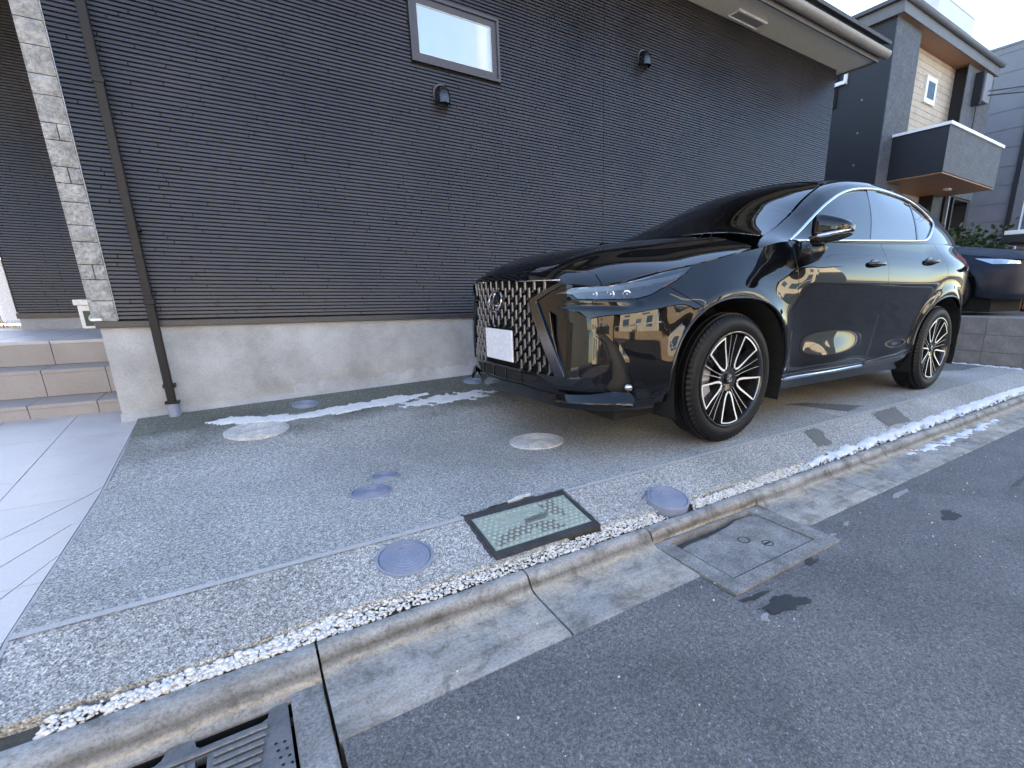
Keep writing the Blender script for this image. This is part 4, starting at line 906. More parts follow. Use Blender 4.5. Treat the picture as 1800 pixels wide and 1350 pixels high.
# ------------------------------------------------------------------ the parked car
CAR_YAW = .01495
car = empty('parked_car', (0, 0, 0), CAR_YAW)
tag(car, 'glossy black SUV with lattice grille parked on the driveway beside the ribbed wall', 'car')
def mir(p): return [(-a, b) for a, b in p][::-1]
def arch(cx, a0, a1, a=.455, b=.42, n=26, zc=.365):
    out = []
    for i in range(n+1):
        t = a0+(a1-a0)*i/n; c, s = math.cos(R_(t)), math.sin(R_(t))
        out.append((float(SX(cx+a*math.copysign(abs(c)**(2/2.4), c))), zc+b*abs(s)**(2/2.4)))
    return out
def tz(s): return float(topz(np.array(abs(s))))
S = lambda x: float(SX(x))
LAMP = [(.486, .807), (.60, .838), (.656, tz(.656)-.004), (.80, tz(.80)-.004), (.935, tz(.935)-.004), (1.114, tz(1.114)-.004), (1.31, tz(1.31)-.004), (1.254, .911), (1.147, .862), (1.076, .835), (.995, .802), (.923, .787), (.729, .783), (.627, .785), (.596, .805), (.547, .806)]
GR = [(0, .872), (.30, .869), (.537, .862), (.334, .779), (.33, .766), (.415, .59), (.502, .409), (.25, .420), (0, .424)]
GRF = GR+[(-s, z) for s, z in GR[::-1][1:-1]]
FANG = smooth_poly([(.468, .725), (.56, .685), (.655, .650), (.690, .640), (.757, .585), (.780, .52), (.795, .46), (.715, .420), (.585, .402), (.560, .425), (.500, .56)], (0, 7, 8, 9), 1)
DUCT = [(.70, .636), (.789, .617), (.835, .564), (.878, .469), (.915, .36), (.895, .30), (.83, .325), (.775, .364), (.815, .412), (.812, .494), (.775, .590)]
BOT = [(.0, .283), (.265, .276), (.419, .268), (.521, .258), (.704, .261), (.937, .271), (1.03, .28)]
half = [(0, .283)]+BOT[1:]+[(S(-.455), .285), (S(-.455), .365)]+arch(0, 180, 128, n=10)[1:]+[(1.285, .748), (1.179, .808), (1.107, .847)]+LAMP[9:]+[LAMP[0], LAMP[1], (.60, tz(.60)), (.45, tz(.45)), (.28, tz(.28)), (.1, tz(.1))]
full = half+mir(half[1:])
# bumper (its grille and duct openings cut out)
bump = panel('front_bumper', L, full, M['paint'], car, [GRF, DUCT, mir(DUCT), FANG, mir(FANG)], h=.02)[0]
panel('bumper_facet', L, FANG, M['paint'], car, h=.018, gap=-.004, thick=0, both=True, off=lambda s, z: -.006-.024*np.clip((z-.40)/.30, 0, 1))
panel('bumper_duct', L, DUCT, M['mblack'], car, h=.03, off=-.028, gap=-.006, thick=0, both=True)
panel('nose_panel', H, [(-.936, 0), (-.934, -.12), (-.919, -.28), (-.895, -.40), (-.849, -.54), (-.77, -.655), (-.735, -.68), (-.72, -.60), (-.733, -.571), (-.838, -.429), (-.905, -.23), (-.922, 0), (-.905, .23), (-.838, .429), (-.733, .571), (-.72, .60), (-.735, .68), (-.77, .655), (-.849, .54), (-.895, .40), (-.919, .28), (-.934, .12)], M['paint'], car, h=.02, gap=.001)
# grille: dark backing, lattice of kinked bars, frame
panel('grille_backing', L, GRF, M['dark'], car, h=.05, off=-.05, gap=-.01, thick=0)
fr = [(.540, .866), (.334, .779), (.33, .766), (.415, .59), (.502, .409), (.561, .404), (.479, .582), (.391, .749), (.375, .774), (.556, .858)]
panel('grille_frame', L, fr, M['dchrome'], car, h=.018, gap=-.001, both=True, off=lambda s, z: .004+.010*np.sin(np.clip((z-.38)/.5, 0, 1)*3.14159)**.5)
def bar_mesh(k):
    # upright facet with a short kicked-out foot; front face bevelled so it catches the sky
    f = [(-.0085, .0255), (.0085, .0275), (.0085, -.012), (.0215, -.0225), (.0215, -.0290), (.006, -.0275), (-.0085, -.0155)]
    g = [(-.0045, .0225), (.0050, .0235), (.0050, -.0135), (.0190, -.0240), (.0190, -.0265), (.0060, -.0250), (-.0045, -.0145)]
    n = len(f); vs = [(.014, y*k, z) for y, z in f]+[(.0, y*k, z) for y, z in f]+[(-.006, y*k, z) for y, z in g]; fs = [tuple(range(2*n, 3*n)), tuple(range(n))[::-1]]
    for a in (0, n): fs += [(a+i, a+(i+1) % n, a+n+(i+1) % n, a+n+i) for i in range(n)]
    return MB().add(vs, fs).mesh('grille_bar', M['bar'])
bars = {-1: bar_mesh(1), 1: bar_mesh(-1)}
inner = inset_poly(GRF, .010)
for i in range(-14, 15):
    s = i*.0385
    for j in range(8):
        z = .440+j*.074+(.037 if i % 2 else 0)
        if not poly_mask(inner, [(s, z)])[0] or abs(s) < .172 and .436 < z < .628: continue
        sa = np.array([s]); P = L(sa, np.array([z]))[0]; n = outward(np.abs(sa))[0].copy(); n[1] *= (1 if s >= 0 else -1)
        if abs(s) < .01: n[1] = 0
        k = -1 if s >= 0 else 1
        inst('grille_bar', bars[k], car, tuple(P-np.array([n[0], n[1], 0])*.006), (0, 0, math.atan2(-n[1], -n[0])), (1, .92, 1.2))
tag(link(bpy.data.objects.new('number_plate', MB().box((-.956, -.165, .446), (-.944, .165, .618), bev=.004).mesh('number_plate', M['plate'])), car), 'blank white number plate')
MB().box((-.944, -.12, .47), (-.90, .12, .60)).build('plate_bracket', M['mblack'], car)
ring = MB(); ring.tube([(-.955+.012*math.sin(a)-.006, .076*math.cos(a), .772+.056*math.sin(a)) for a in np.linspace(0, 6.2832, 37)[:-1]], .0055, 8, True)
ring.tube([(-.966, -.012, .812), (-.966, .006, .790), (-.966, .026, .757), (-.966, .010, .747), (-.966, -.036, .746)], [.004, .005, .005, .0045, .0035], 8)
ring.build('emblem', M['chrome'], car, smooth=True)
MB().lathe([(0, 0), (.05, .001), (.066, .008)], 24, (-.945, 0, .772), 'x').build('emblem_base', M['gblack'], car, smooth=True)
for k in (-1, 1):
    gt = MB(); gt.tube([tuple(L(np.array([s*k]), np.array([.873]))[0]+np.array([-.004, 0, 0])) for s in np.linspace(.53, .20, 8)], .004, 6); gt.build('grille_top_trim', M['chrome'], car, smooth=True)
# lower intake, lip, corner fins, blades
panel('lower_intake', L, [(-.40, .392), (-.30, .348), (0, .346), (.30, .348), (.40, .392), (.2, .402), (0, .404), (-.2, .402)], M['dark'], car, h=.04, off=.003, gap=0, thick=0)
dv = MB()
for s in (-.24, -.08, .08, .24):
    p = L(np.array([s]), np.array([.375]))[0]; dv.box((p[0]-.008, p[1]-.006, .345), (p[0]+.01, p[1]+.006, .402))
dv.build('intake_divider', M['gblack'], car)
lt = [(0, .330), (.24, .334), (.42, .316), (.52, .300), (.75, .300), (.97, .305), (1.03, .31)]
lip = [(s, z-.012) for s, z in BOT]+lt[::-1]; lip = [(0, .271)]+lip[1:-1]+[(0, .330)]
panel('lower_lip', L, lip+mir(lip[1:-1]), M['gblack'], car, h=.02, off=lambda s, z: .006+.012*np.clip((.335-z)/.06, 0, 1), gap=0)
panel('corner_fin', L, [(.49, .330), (.70, .338), (.82, .350), (.90, .345), (.92, .325), (.90, .296), (.70, .290), (.54, .288)], M['paint'], car, h=.016, gap=0, both=True, off=lambda s, z: .004+.058*np.clip((.35-z)/.045, 0, 1))
panel('bumper_blade', L, smooth_poly([(.775, .628), (.80, .622), (.85, .575), (.93, .443), (1.02, .305), (.94, .300), (.918, .365), (.881, .475), (.838, .566), (.79, .612)], (0, 4, 5), 1), M['paint'], car, h=.014, gap=0, both=True, off=lambda s, z: .004+.016*np.sin(np.clip((z-.29)/.34, 0, 1)*3.1416))
fg = MB()
for k in (-1, 1):
    p = L(np.array([.885*-k]), np.array([.37]))[0]; fg.lathe([(0, -.012), (.012, -.009), (.02, 0), (.022, .02)], 16, (p[0]-.006, p[1], .37), 'x')
fg.build('parking_sensor', M['lampsilver'], car, smooth=True)
# headlamps: lens over dark housing with bright guide strip and projector eyes
panel('headlight', L, LAMP, M['lampglass'], car, h=.022, both=True, thick=.02)
def head_in(mirror):
    hl = panel('lamp_housing', L, LAMP, M['lampdark'], car, h=.03, off=-.045, gap=-.004, thick=0, mirror=mirror)[0]
    panel('lamp_strip', L, [(.50, .810), (.66, .838), (.80, .845), (.95, .868), (1.14, .897), (1.24, .920), (1.22, .905), (1.13, .878), (.95, .846), (.80, .826), (.66, .820), (.56, .809)], M['white_guide'], car, h=.02, off=-.010, gap=0, mirror=mirror)
    panel('amber_reflector', L, [(1.10, .850), (1.19, .885), (1.205, .897), (1.15, .874), (1.09, .852)], M['amber'], car, h=.02, off=-.012, gap=0, mirror=mirror)
    for s in (.70, .79, .88):
        p = L(np.array([-s if mirror else s]), np.array([.803]))[0]; n = outward(np.array([s]))[0]; q = (p[0]-n[0]*.025, p[1]-n[1]*.025*(-1 if mirror else 1), .806)
        b = MB(); b.lathe([(0, -.012), (.008, -.011), (.014, -.006), (.016, 0), (.020, -.004), (.026, .004), (.026, .02)], 14, (0, 0, 0), 'x')
        o = b.build('projector', M['lampsilver'], car, smooth=True); o.location = q; o.rotation_euler = (0, 0, math.atan2(-n[1]*(-1 if mirror else 1), -n[0]))
head_in(False); head_in(True)
# hood
hd = [(-.922, 0), (-.905, -.23), (-.838, -.429), (-.733, -.571), (-.72, -.61), (-.735, -.684), (-.64, -.737), (-.45, -.774), (-.24, -.793), (-.07, -.802), (.10, -.809), (.19, -.805), (.225, -.785), (.232, -.74), (.19, -.58), (.13, -.36), (.09, -.15), (.082, 0)]
hd += [(x, -y) for x, y in hd[::-1][1:-1]]
panel('hood', H, hd, M['paint'], car, h=.022, thick=.02)
# fenders, doors, rear quarters
fa = arch(0, 127, 0, n=30)
DF = [(2.092, .345), (2.090, .436), (2.104, .60), (2.104, .755), (2.092, .883), (2.084, .987)]
B_ = [(3.090, .345), (3.129, .48), (3.155, .664), (3.160, .847), (3.145, .998), (3.125, 1.061)]
RR = [(3.752, .345), (3.785, .461), (3.84, .603), (3.93, .745), (4.06, .835), (4.125, .883), (4.135, .97), (4.10, 1.07), (4.04, 1.158)]
panel('fender', L, [(1.107, .847), (1.179, .808), (1.285, .748)]+fa+[(S(.455), .30), (2.092, .30)]+DF+[(2.083, tz(2.083))]+[(s, tz(s)) for s in (1.95, 1.82, 1.7, 1.55, 1.42, 1.315)]+LAMP[6:10][::1][1:3], M['paint'], car, h=.02, both=True)
front_door = panel('front_door', L, [(2.092, .335)]+DF+[(2.083, tz(2.083))]+[(s, tz(s)) for s in (2.3, 2.6, 2.85, 3.08)]+B_[::-1]+[(3.085, .335)], M['paint'], car, h=.022, both=True)
rear_door = panel('rear_door', L, [(3.085, .335)]+B_+[(3.08, tz(3.08))]+[(s, tz(s)) for s in (3.4, 3.7, 3.98)]+RR[::-1]+[(3.75, .335)], M['paint'], car, h=.022, both=True)
ra = arch(2.69, 180, 0, n=40)
TAIL = [(4.42, 1.118), (4.60, 1.150), (4.85, 1.150), (5.05, 1.135), (5.05, 1.03), (4.86, 1.015), (4.70, 1.035), (4.56, 1.072)]
panel('rear_quarter', L, [(S(2.235), .335)]+ra+[(S(3.145), .44), (4.86, .44), (4.92, .62), (5.02, .80), (5.05, 1.0), (5.05, tz(5.05))]+[(s, tz(s)) for s in (4.9, 4.7, 4.5, 4.3, 4.1, 3.98)]+RR[::-1], M['paint'], car, [TAIL], h=.022, both=True)
panel('tail_light', L, TAIL, M['redlamp'], car, h=.03, both=True, off=.004)
tgt = [(5.05, .80), (5.3, .78), (SMAX-.001, .78), (SMAX-.001, 1.19), (5.5, 1.19), (5.2, tz(5.2)), (5.05, tz(5.05))]
panel('tailgate', L, tgt, M['paint'], car, h=.04, both=True, gap=0)
panel('rear_bumper', L, [(S(3.145), .44), (S(3.145), .30), (4.9, .24), (SMAX-.001, .24), (SMAX-.001, .775), (5.3, .775), (5.05, .795), (5.02, .80), (4.92, .62), (4.86, .44)], M['paint'], car, h=.035, both=True)
panel('side_sill', L, [(S(.455), .335), (S(.46), .225), (S(2.23), .225), (S(2.235), .335)], M['gblack'], car, h=.03, both=True, off=.004)
panel('sill_trim', L, [(2.05, .314), (2.10, .297), (3.07, .303), (3.07, .321)], M['chrome'], car, h=.015, both=True, off=.014)
panel('sill_flare', L, [(3.085, .335), (3.09, .30), (3.70, .295), (3.755, .385), (3.60, .362), (3.35, .352)], M['gblack'], car, h=.02, both=True, off=.012)
# arch lips
for cx in (0, 2.69):
    for k in (1, -1):
        b = MB(); pts = []
        for t in np.linspace(-4, 184, 44):
            c, s = math.cos(R_(t)), math.sin(R_(t)); sg = math.copysign(1, s)
            x = cx+.462*math.copysign(abs(c)**(2/2.4), c); z = .365+.427*sg*abs(s)**(2/2.4)
            p = L(np.array([S(x)]), np.array([max(z, .29)]))[0]; pts.append((p[0], (p[1]+.004)*k, z))
        b.tube(pts, .013, 8, sx=.6, up=(0, 1, 0)); b.build('arch_lip', M['gblack'], car, smooth=True)
# upper body
def Uf(x, t):
    x, t = np.broadcast_arrays(np.asarray(x, float), np.asarray(t, float)); r = t > 2; p = U(x, np.where(r, 4-t, t)); p[..., 1] = np.where(r, -p[..., 1], p[..., 1]); return p
US = 1/.55
def up(name, poly, mat, holes=(), **k):
    f = lambda u, v: Uf(u, v/.55)
    sc = lambda pl: [(a, b*.55) for a, b in pl]
    return panel(name, f, sc(poly), mat, car, [sc(h) for h in holes], **k)
DLO = [(.505, .075), (.600, .330), (.766, .590), (.969, .725), (1.18, .800), (1.357, .838), (1.5, .862), (1.776, .879), (2.078, .880), (2.34, .848), (2.50, .735), (2.615, .535), (2.622, .45), (2.58, .36), (2.425, .17), (2.30, .055), (2.141, .030), (1.508, .028), (.862, .028), (.56, .030)]
DLO = smooth_poly(DLO, (0, 19), 1)
up('body_side', [(.24, .02), (.30, -.02), (.6, -.02), (1.2, -.02), (2.0, -.02), (2.6, -.02), (3.1, -.02), (3.42, .0), (3.42, .9), (3.3, 1.06), (3.16, 1.13), (2.6, 1.15), (1.9, 1.16), (1.5, 1.15), (1.27, 1.13), (1.235, 1.08), (1.10, 1.045), (.92, 1.02), (.66, .97), (.50, .90), (.40, .83), (.30, .62), (.25, .35)], M['paint'], [DLO], h=.02, both=True, thick=.02)
fg_ = clip_poly(DLO, -1, .37, 1.372); bp = clip_poly(clip_poly(DLO, 1, -.37, -1.372), -1, .37, 1.508)
rest = clip_poly(DLO, 1, -.37, -1.508); rg = clip_poly(rest, -1, .32, 2.095); cpil = clip_poly(clip_poly(rest, 1, -.32, -2.095), -1, .32, 2.125); qg = clip_poly(rest, 1, -.32, -2.125)
sail = clip_poly(fg_, -1, .22, .705); fgl = clip_poly(fg_, 1, -.22, -.705)
up('front_window', fgl, M['fglass'], h=.04, both=True, off=-.006, thick=.004, gap=.001)
up('mirror_sail', sail, M['gblack'], h=.03, both=True, off=-.003, gap=.001)
up('door_pillar', bp, M['pglass'], h=.03, both=True, off=-.002, gap=.001)
up('rear_window', rg, M['pglass'], h=.04, both=True, off=-.006, thick=.004, gap=.001)
up('window_divider', cpil, M['gblack'], h=.03, both=True, off=-.003, gap=.0)
up('quarter_window', qg, M['pglass'], h=.04, both=True, off=-.006, thick=.004, gap=.001)
for k in (1, -1):
    b = MB(); P = Uf(np.array([p[0] for p in DLO]), np.array([p[1] for p in DLO])); q = resample([tuple(p) for p in P], .05)
    b.tube([(p[0], (p[1]-.004)*k, p[2]) for p in q], .0095, 8, True, sx=.9, up=(0, 1, 0)); b.build('window_trim', M['chrome'], car, smooth=True)
ws = [(.40, .86), (.50, .925), (.66, .995), (.92, 1.05), (1.10, 1.075), (1.225, 1.11), (1.285, 1.4), (1.31, 2)]
wsb = [(.36, .98), (.28, 1.25), (.19, 1.6), (.155, 2)]
loop = ws+[(x, 4-t) for x, t in ws[::-1][1:]]+[(x, 4-t) for x, t in wsb]+wsb[::-1][1:]
up('windscreen', loop, M['wshield'], h=.045, gap=.001, off=-.004, thick=.005)
up('roof', [(1.27, 1.14), (1.5, 1.155), (1.9, 1.165), (2.6, 1.155), (3.12, 1.14), (3.16, 2), (3.12, 2.86), (2.6, 2.845), (1.9, 2.835), (1.5, 2.845), (1.27, 2.86), (1.325, 2.5), (1.345, 2), (1.325, 1.5)], M['paint'], h=.05, thick=.01)
up('rear_screen', [(3.18, 1.15), (3.42, 1.02), (3.44, 2), (3.42, 2.98), (3.18, 2.85), (3.2, 2)], M['pglass'], h=.05, gap=.001)
up('spoiler', [(3.10, 1.12), (3.20, 1.10), (3.24, 2), (3.20, 2.9), (3.10, 2.88), (3.14, 2)], M['gblack'], h=.04, off=.014)
# inside: dashboard, seats, steering wheel; inner shell closes the gaps
sh = [(.0, .30), (.9, .29), (S(-.47), .29), (S(-.47), .365)]+arch(0, 180, 0, a=.47, b=.435)[1:]+[(S(.47), .25), (S(2.22), .25), (S(2.22), .365)]+arch(2.69, 180, 0, a=.47, b=.435)[1:]+[(S(3.16), .30), (5.0, .26), (SMAX-.01, .26)]+[(s, tz(s)-.03) for s in np.linspace(SMAX-.01, 0, 40)]
panel('body_shell', L, sh, M['dark'], car, [GR], h=.08, off=-.04, thick=0, both=True)
cb = MB(); cb.box((-.70, -.74, .20), (3.45, .74, .27)); cb.box((.50, -.70, .27), (3.0, .70, .42)); cb.box((-.55, -.46, .27), (.5, .46, .80)); cb.box((3.0, -.55, .27), (3.45, .55, .80))
cb.build('floor_pan', M['dark'], car)
b = MB(); b.box((.44, -.72, .80), (.88, .72, 1.065), bev=.05); b.box((.60, .20, 1.05), (.84, .56, 1.12), bev=.03); b.box((.72, -.16, 1.05), (.76, .14, 1.17), bev=.01); b.build('dashboard', M['seat'], car, smooth=True)
b = MB(); b.tube([(.98+.05*math.sin(a), .37+.18*math.cos(a), 1.03+.17*math.sin(a)) for a in np.linspace(0, 6.2832, 25)[:-1]], .015, 8, True); b.tube([(.98, .20, 1.03), (.96, .37, 1.02), (.98, .54, 1.03)], .018, 6); b.build('steering_wheel', M['seat'], car, smooth=True)
for x in (1.30, 2.15):
    for y in (-.38, .38):
        b = MB(); b.box((x-.22, y-.25, .55), (x+.26, y+.25, .74), bev=.06); b.add([], [])
        b.box((x+.16, y-.24, .66), (x+.34, y+.24, 1.20), bev=.07); b.box((x+.22, y-.13, 1.22), (x+.33, y+.13, 1.40), bev=.05); b.build('car_seat', M['seat'], car, smooth=True)
MB().box((1.02, -.12, 1.42), (1.06, .12, 1.48), bev=.015).build('inner_mirror', M['gblack'], car, smooth=True)
# wheel wells
for cx in (0, 2.69):
    for k in (-1, 1):
        b = MB(); N = 22; vs = []
        for i in range(N+1):
            t = R_(-20+220*i/N); c, s = math.cos(t), math.sin(t)
            for y in (.905, .50): vs.append((cx+.455*math.copysign(abs(c)**(2/2.4), c), y*k, .365+.42*math.copysign(abs(s)**(2/2.4), s)))
        b.add(vs, [(2*i, 2*i+2, 2*i+3, 2*i+1) for i in range(N)]+[tuple(2*i+1 for i in range(N+1))]); b.build('wheel_well', M['dark'], car)
# door mirrors
def sup(cx, cy, cz, rx, ry, rz, e=.75, n=28, m=16, f=None):
    vs = []; P = lambda v, q: math.copysign(abs(v)**q, v)
    for i in range(m+1):
        ph = -math.pi/2+math.pi*i/m
        for j in range(n):
            th_ = 2*math.pi*j/n; p = [rx*P(math.cos(ph), e)*P(math.cos(th_), e), ry*P(math.cos(ph), e)*P(math.sin(th_), e), rz*P(math.sin(ph), e)]
            if f: p = f(*p)
            vs.append((cx+p[0], cy+p[1], cz+p[2]))
    return vs, [(i*n+j, i*n+(j+1) % n, (i+1)*n+(j+1) % n, (i+1)*n+j) for i in range(m) for j in range(n)]
for k in (1, -1):
    def warp(x, y, z):
        t = (y/.098+1)/2       # 0 = outer tip, 1 = at the door
        z = z*(.42+.62*t)+.010*t; x = x*(.70+.40*t)-.035*(t-.5)+(.012 if x > 0 else 0); return (x, y*k, z-.012)
    vs_, fs_ = sup(.575, -1.045*k, 1.166, .072, .098, .086, .62, f=warp)
    mo = MB().add(vs_, fs_).build('door_mirror', M['paint'], car, smooth=True)
    def warp2(x, y, z):
        t = (y/.098+1)/2; return (x*(.74+.42*t)-.036*(t-.5)-.003, y*k, z*(.55+.7*t)+.030*(1-t))
    vs_, fs_ = sup(.575, -1.046*k, 1.094, .073, .099, .024, .7, f=warp2)
    MB().add(vs_, fs_).build('mirror_lower_shell', M['gblack'], mo, smooth=True)
    b = MB(); b.tube([(.485, -.965*k, 1.106), (.487, -1.02*k, 1.112), (.505, -1.08*k, 1.122), (.54, -1.125*k, 1.134), (.58, -1.140*k, 1.142)], [.008, .012, .012, .009, .004], 8); b.build('mirror_indicator', M['chrome'], mo, smooth=True)
    MB().quad((.648, -.965*k, 1.09), (.625, -1.12*k, 1.125), (.625, -1.12*k, 1.185), (.648, -.965*k, 1.235)).build('mirror_glass', M['pglass'], mo)
    b = MB(); b.tube([(.565, -.850*k, 1.040), (.565, -.905*k, 1.035), (.572, -.950*k, 1.048), (.575, -.985*k, 1.090)], [.045, .047, .044, .036], 12, sx=1.5, up=(1, 0, 0)); b.build('mirror_arm', M['gblack'], mo, smooth=True)
# door handles with finger cups
for s0, z0, doors in ((2.965, 1.004, front_door), (3.852, 1.052, rear_door)):
    for di, k in ((0, 1), (1, -1)):
        b = MB(); pts = []
        for t in np.linspace(-1, 1, 9):
            p = L(np.array([s0+.115*t]), np.array([z0+.004*t]))[0]; pts.append((p[0], (p[1]-.030*(1-abs(t)**3)-.004)*k, p[2]))
        b.tube(pts, [.010, .013, .015, .016, .016, .016, .015, .013, .010], 10, sx=.8, up=(0, 0, 1)); b.build('door_handle', M['gblack'], doors[di], smooth=True)
        b = MB(); p = L(np.array([s0-.02]), np.array([z0]))[0]; b.add(*[q for q in sup(p[0], (p[1]+.003)*k, p[2], .055, .008, .030, 1.)]); b.build('handle_cup', M['gblack'], doors[di], smooth=True)
# wheels
def wheel_meshes():
    out = {}
    # tyre: lathe with tread grooves and shoulder blocks
    prof = [(.262, .092), (.268, .104), (.286, .112), (.308, .112), (.327, .106), (.341, .094)]
    tread = [(.3500, .086), (.3505, .080), (.344, .078), (.344, .071), (.3560, .069), (.3568, .040), (.349, .038), (.349, .030), (.3578, .028), (.358, .004), (.350, .002), (.350, -.006)]
    pr = prof+tread; pr = pr+[(r, -h) for r, h in prof[::-1]]+[(.262, -.08), (.262, .08)]
    b = MB(); N = 144; k = len(pr); vs = []
    for i in range(N):
        a = 2*math.pi*i/N
        for j, (r, h) in enumerate(pr):
            if 4 <= j <= 9 and i % 2 == 0: r -= .0075 if j > 4 else .004
            vs.append((r*math.cos(a), -h, r*math.sin(a)))
    b.add(vs, [(i*k+j, ((i+1) % N)*k+j, ((i+1) % N)*k+(j+1) % k, i*k+(j+1) % k) for i in range(N) for j in range(k)])
    out['tyre'] = b.mesh('tyre', M['rubber'], angle=28)
    # rim: barrel and dark body
    b = MB(); b.lathe([(.264, -.104), (.262, -.109), (.256, -.110), (.250, -.102), (.247, -.085), (.238, -.05), (.232, .06), (.25, .10), (.262, .10)], 72)
    b.lathe([(0, -.068), (.030, -.068), (.036, -.070), (.066, -.074), (.072, -.066), (.070, -.02), (.0, -.02)], 36)
    bright = MB()
    def spoke(P, w, y0, dep, mb, mb2, wb):
        # P: list of (r, angle) along the spoke's centre line; dark body below, machined face on top
        n = len(P); L3 = [Vector((r*math.cos(a), y0(r), r*math.sin(a))) for r, a in P]; A = []; B2 = []
        for i in range(n):
            t = (L3[min(i+1, n-1)]-L3[max(i-1, 0)]); t.y = 0; t.normalize(); s = Vector((-t.z, 0, t.x))
            w_ = w[i] if hasattr(w, '__len__') else w; wb_ = wb[i] if hasattr(wb, '__len__') else wb
            A.append((L3[i]-s*w_/2, L3[i]+s*w_/2)); B2.append((L3[i]-s*wb_/2, L3[i]+s*wb_/2))
        vs = []; 
        for (a, c), (p, q) in zip(A, B2): vs += [a+Vector((0, .0015, 0)), c+Vector((0, .0015, 0)), q+Vector((0, dep, 0)), p+Vector((0, dep, 0))]
        f = [];
        for i in range(n-1):
            for j in range(4): f.append((i*4+j, (i+1)*4+j, (i+1)*4+(j+1) % 4, i*4+(j+1) % 4))
        f += [(0, 1, 2, 3), ((n-1)*4+3, (n-1)*4+2, (n-1)*4+1, (n-1)*4)]
        mb.add(vs, f)
        if mb2 is not None:
            vs = []
            for a, c in A: vs += [a, c]
            mb2.add(vs+[v+Vector((0, .0014, 0)) for v in vs], [(2*i, 2*i+2, 2*i+3, 2*i+1) for i in range(n-1)])
    yf = lambda r: -.082-.022*(r/.25)**2
    for k5 in range(5):
        a0 = R_(90+72*k5+36)
        for sg in (-1, 1):
            path = [(.068, a0+sg*R_(3)), (.085, a0+sg*R_(13)), (.115, a0+sg*R_(15.5)), (.18, a0+sg*R_(15.5)), (.243, a0+sg*R_(16))]
            spoke(path, [.010, .0125, .0115, .0095, .009], yf, .05, b, bright, [.022, .030, .026, .022, .022])
            q = [(.062, a0+sg*R_(28)), (.12, a0+sg*R_(30.5)), (.19, a0+sg*R_(31)), (.244, a0+sg*R_(30.6))]
            spoke(q, .0020, lambda r: -.072-.022*(r/.25)**2, .04, b, bright, .016)
        arc = [(.2445, a0+R_(t)) for t in np.linspace(-16.5, 16.5, 8)]
        vs = []
        for r, a in arc: vs += [((r-.006)*math.cos(a), yf(.245)-.0012, (r-.006)*math.sin(a)), ((r+.003)*math.cos(a), yf(.245)-.0012, (r+.002)*math.sin(a))]
        bright.add(vs, [(2*i, 2*i+2, 2*i+3, 2*i+1) for i in range(7)])
        lug = a0+R_(36); b.lathe([(0, -.074), (.007, -.074), (.009, -.062)], 6, (.048*math.cos(lug), 0, .048*math.sin(lug)))
    out['wheel'] = b.mesh('wheel', M['wheelgrey'], angle=30)
    out['machined_face'] = bright.mesh('machined_face', M['machined'])
    b = MB(); b.lathe([(.0, -.082), (.022, -.082), (.027, -.080), (.030, -.072), (.030, -.06)], 28); out['centre_cap'] = b.mesh('centre_cap', M['gblack'], angle=30)
    b = MB(); b.tube([(.017*math.cos(a), -.083, .0135*math.sin(a)) for a in np.linspace(0, 6.2832, 21)[:-1]], .0014, 5, True, up=(0, 1, 0)); b.tube([(.002, -.0835, .009), (-.004, -.0835, 0), (-.006, -.0835, -.005), (.010, -.0835, -.006)], .0013, 5, up=(0, 1, 0)); out['cap_emblem'] = b.mesh('cap_emblem', M['chrome'], smooth=True)
    b = MB(); b.lathe([(.06, -.02), (.17, -.02), (.17, .006), (.06, .006)], 48, closed=True); b.lathe([(.0, -.03), (.075, -.03), (.08, .0)], 30); out['brake_disc'] = b.mesh('brake_disc', M['disc'], angle=30)
    b = MB(); N = 10; vs = []
    for i in range(N+1):
        a = R_(150+70*i/N)
        for r, y in ((.125, -.045), (.19, -.045), (.195, .03), (.12, .03)): vs.append((r*math.cos(a), y, r*math.sin(a)))
    b.add(vs, [(i*4+j, (i+1)*4+j, (i+1)*4+(j+1) % 4, i*4+(j+1) % 4) for i in range(N) for j in range(4)]+[(0, 1, 2, 3), (N*4+3, N*4+2, N*4+1, N*4)]); out['brake_caliper'] = b.mesh('brake_caliper', M['caliper'], angle=40)
    return out
WM = wheel_meshes()
def add_wheel(parent, loc, rz, spin, scale=1.):
    wo = inst('wheel', WM['wheel'], parent, loc, (0, spin, rz)); wo.rotation_mode = 'YXZ' if False else 'XYZ'
    wo.scale = (scale,)*3
    for n_ in ('tyre', 'machined_face', 'centre_cap', 'cap_emblem', 'brake_disc'): inst(n_, WM[n_], wo)
    cal = inst('brake_caliper', WM['brake_caliper'], wo); cal.rotation_euler = (0, -spin, 0)
    return wo
for x in (0, 2.69):
    add_wheel(car, (x, -.795, .3565), 0, R_(0 if x == 0 else 7)); add_wheel(car, (x, .795, .3565), math.pi, R_(20))
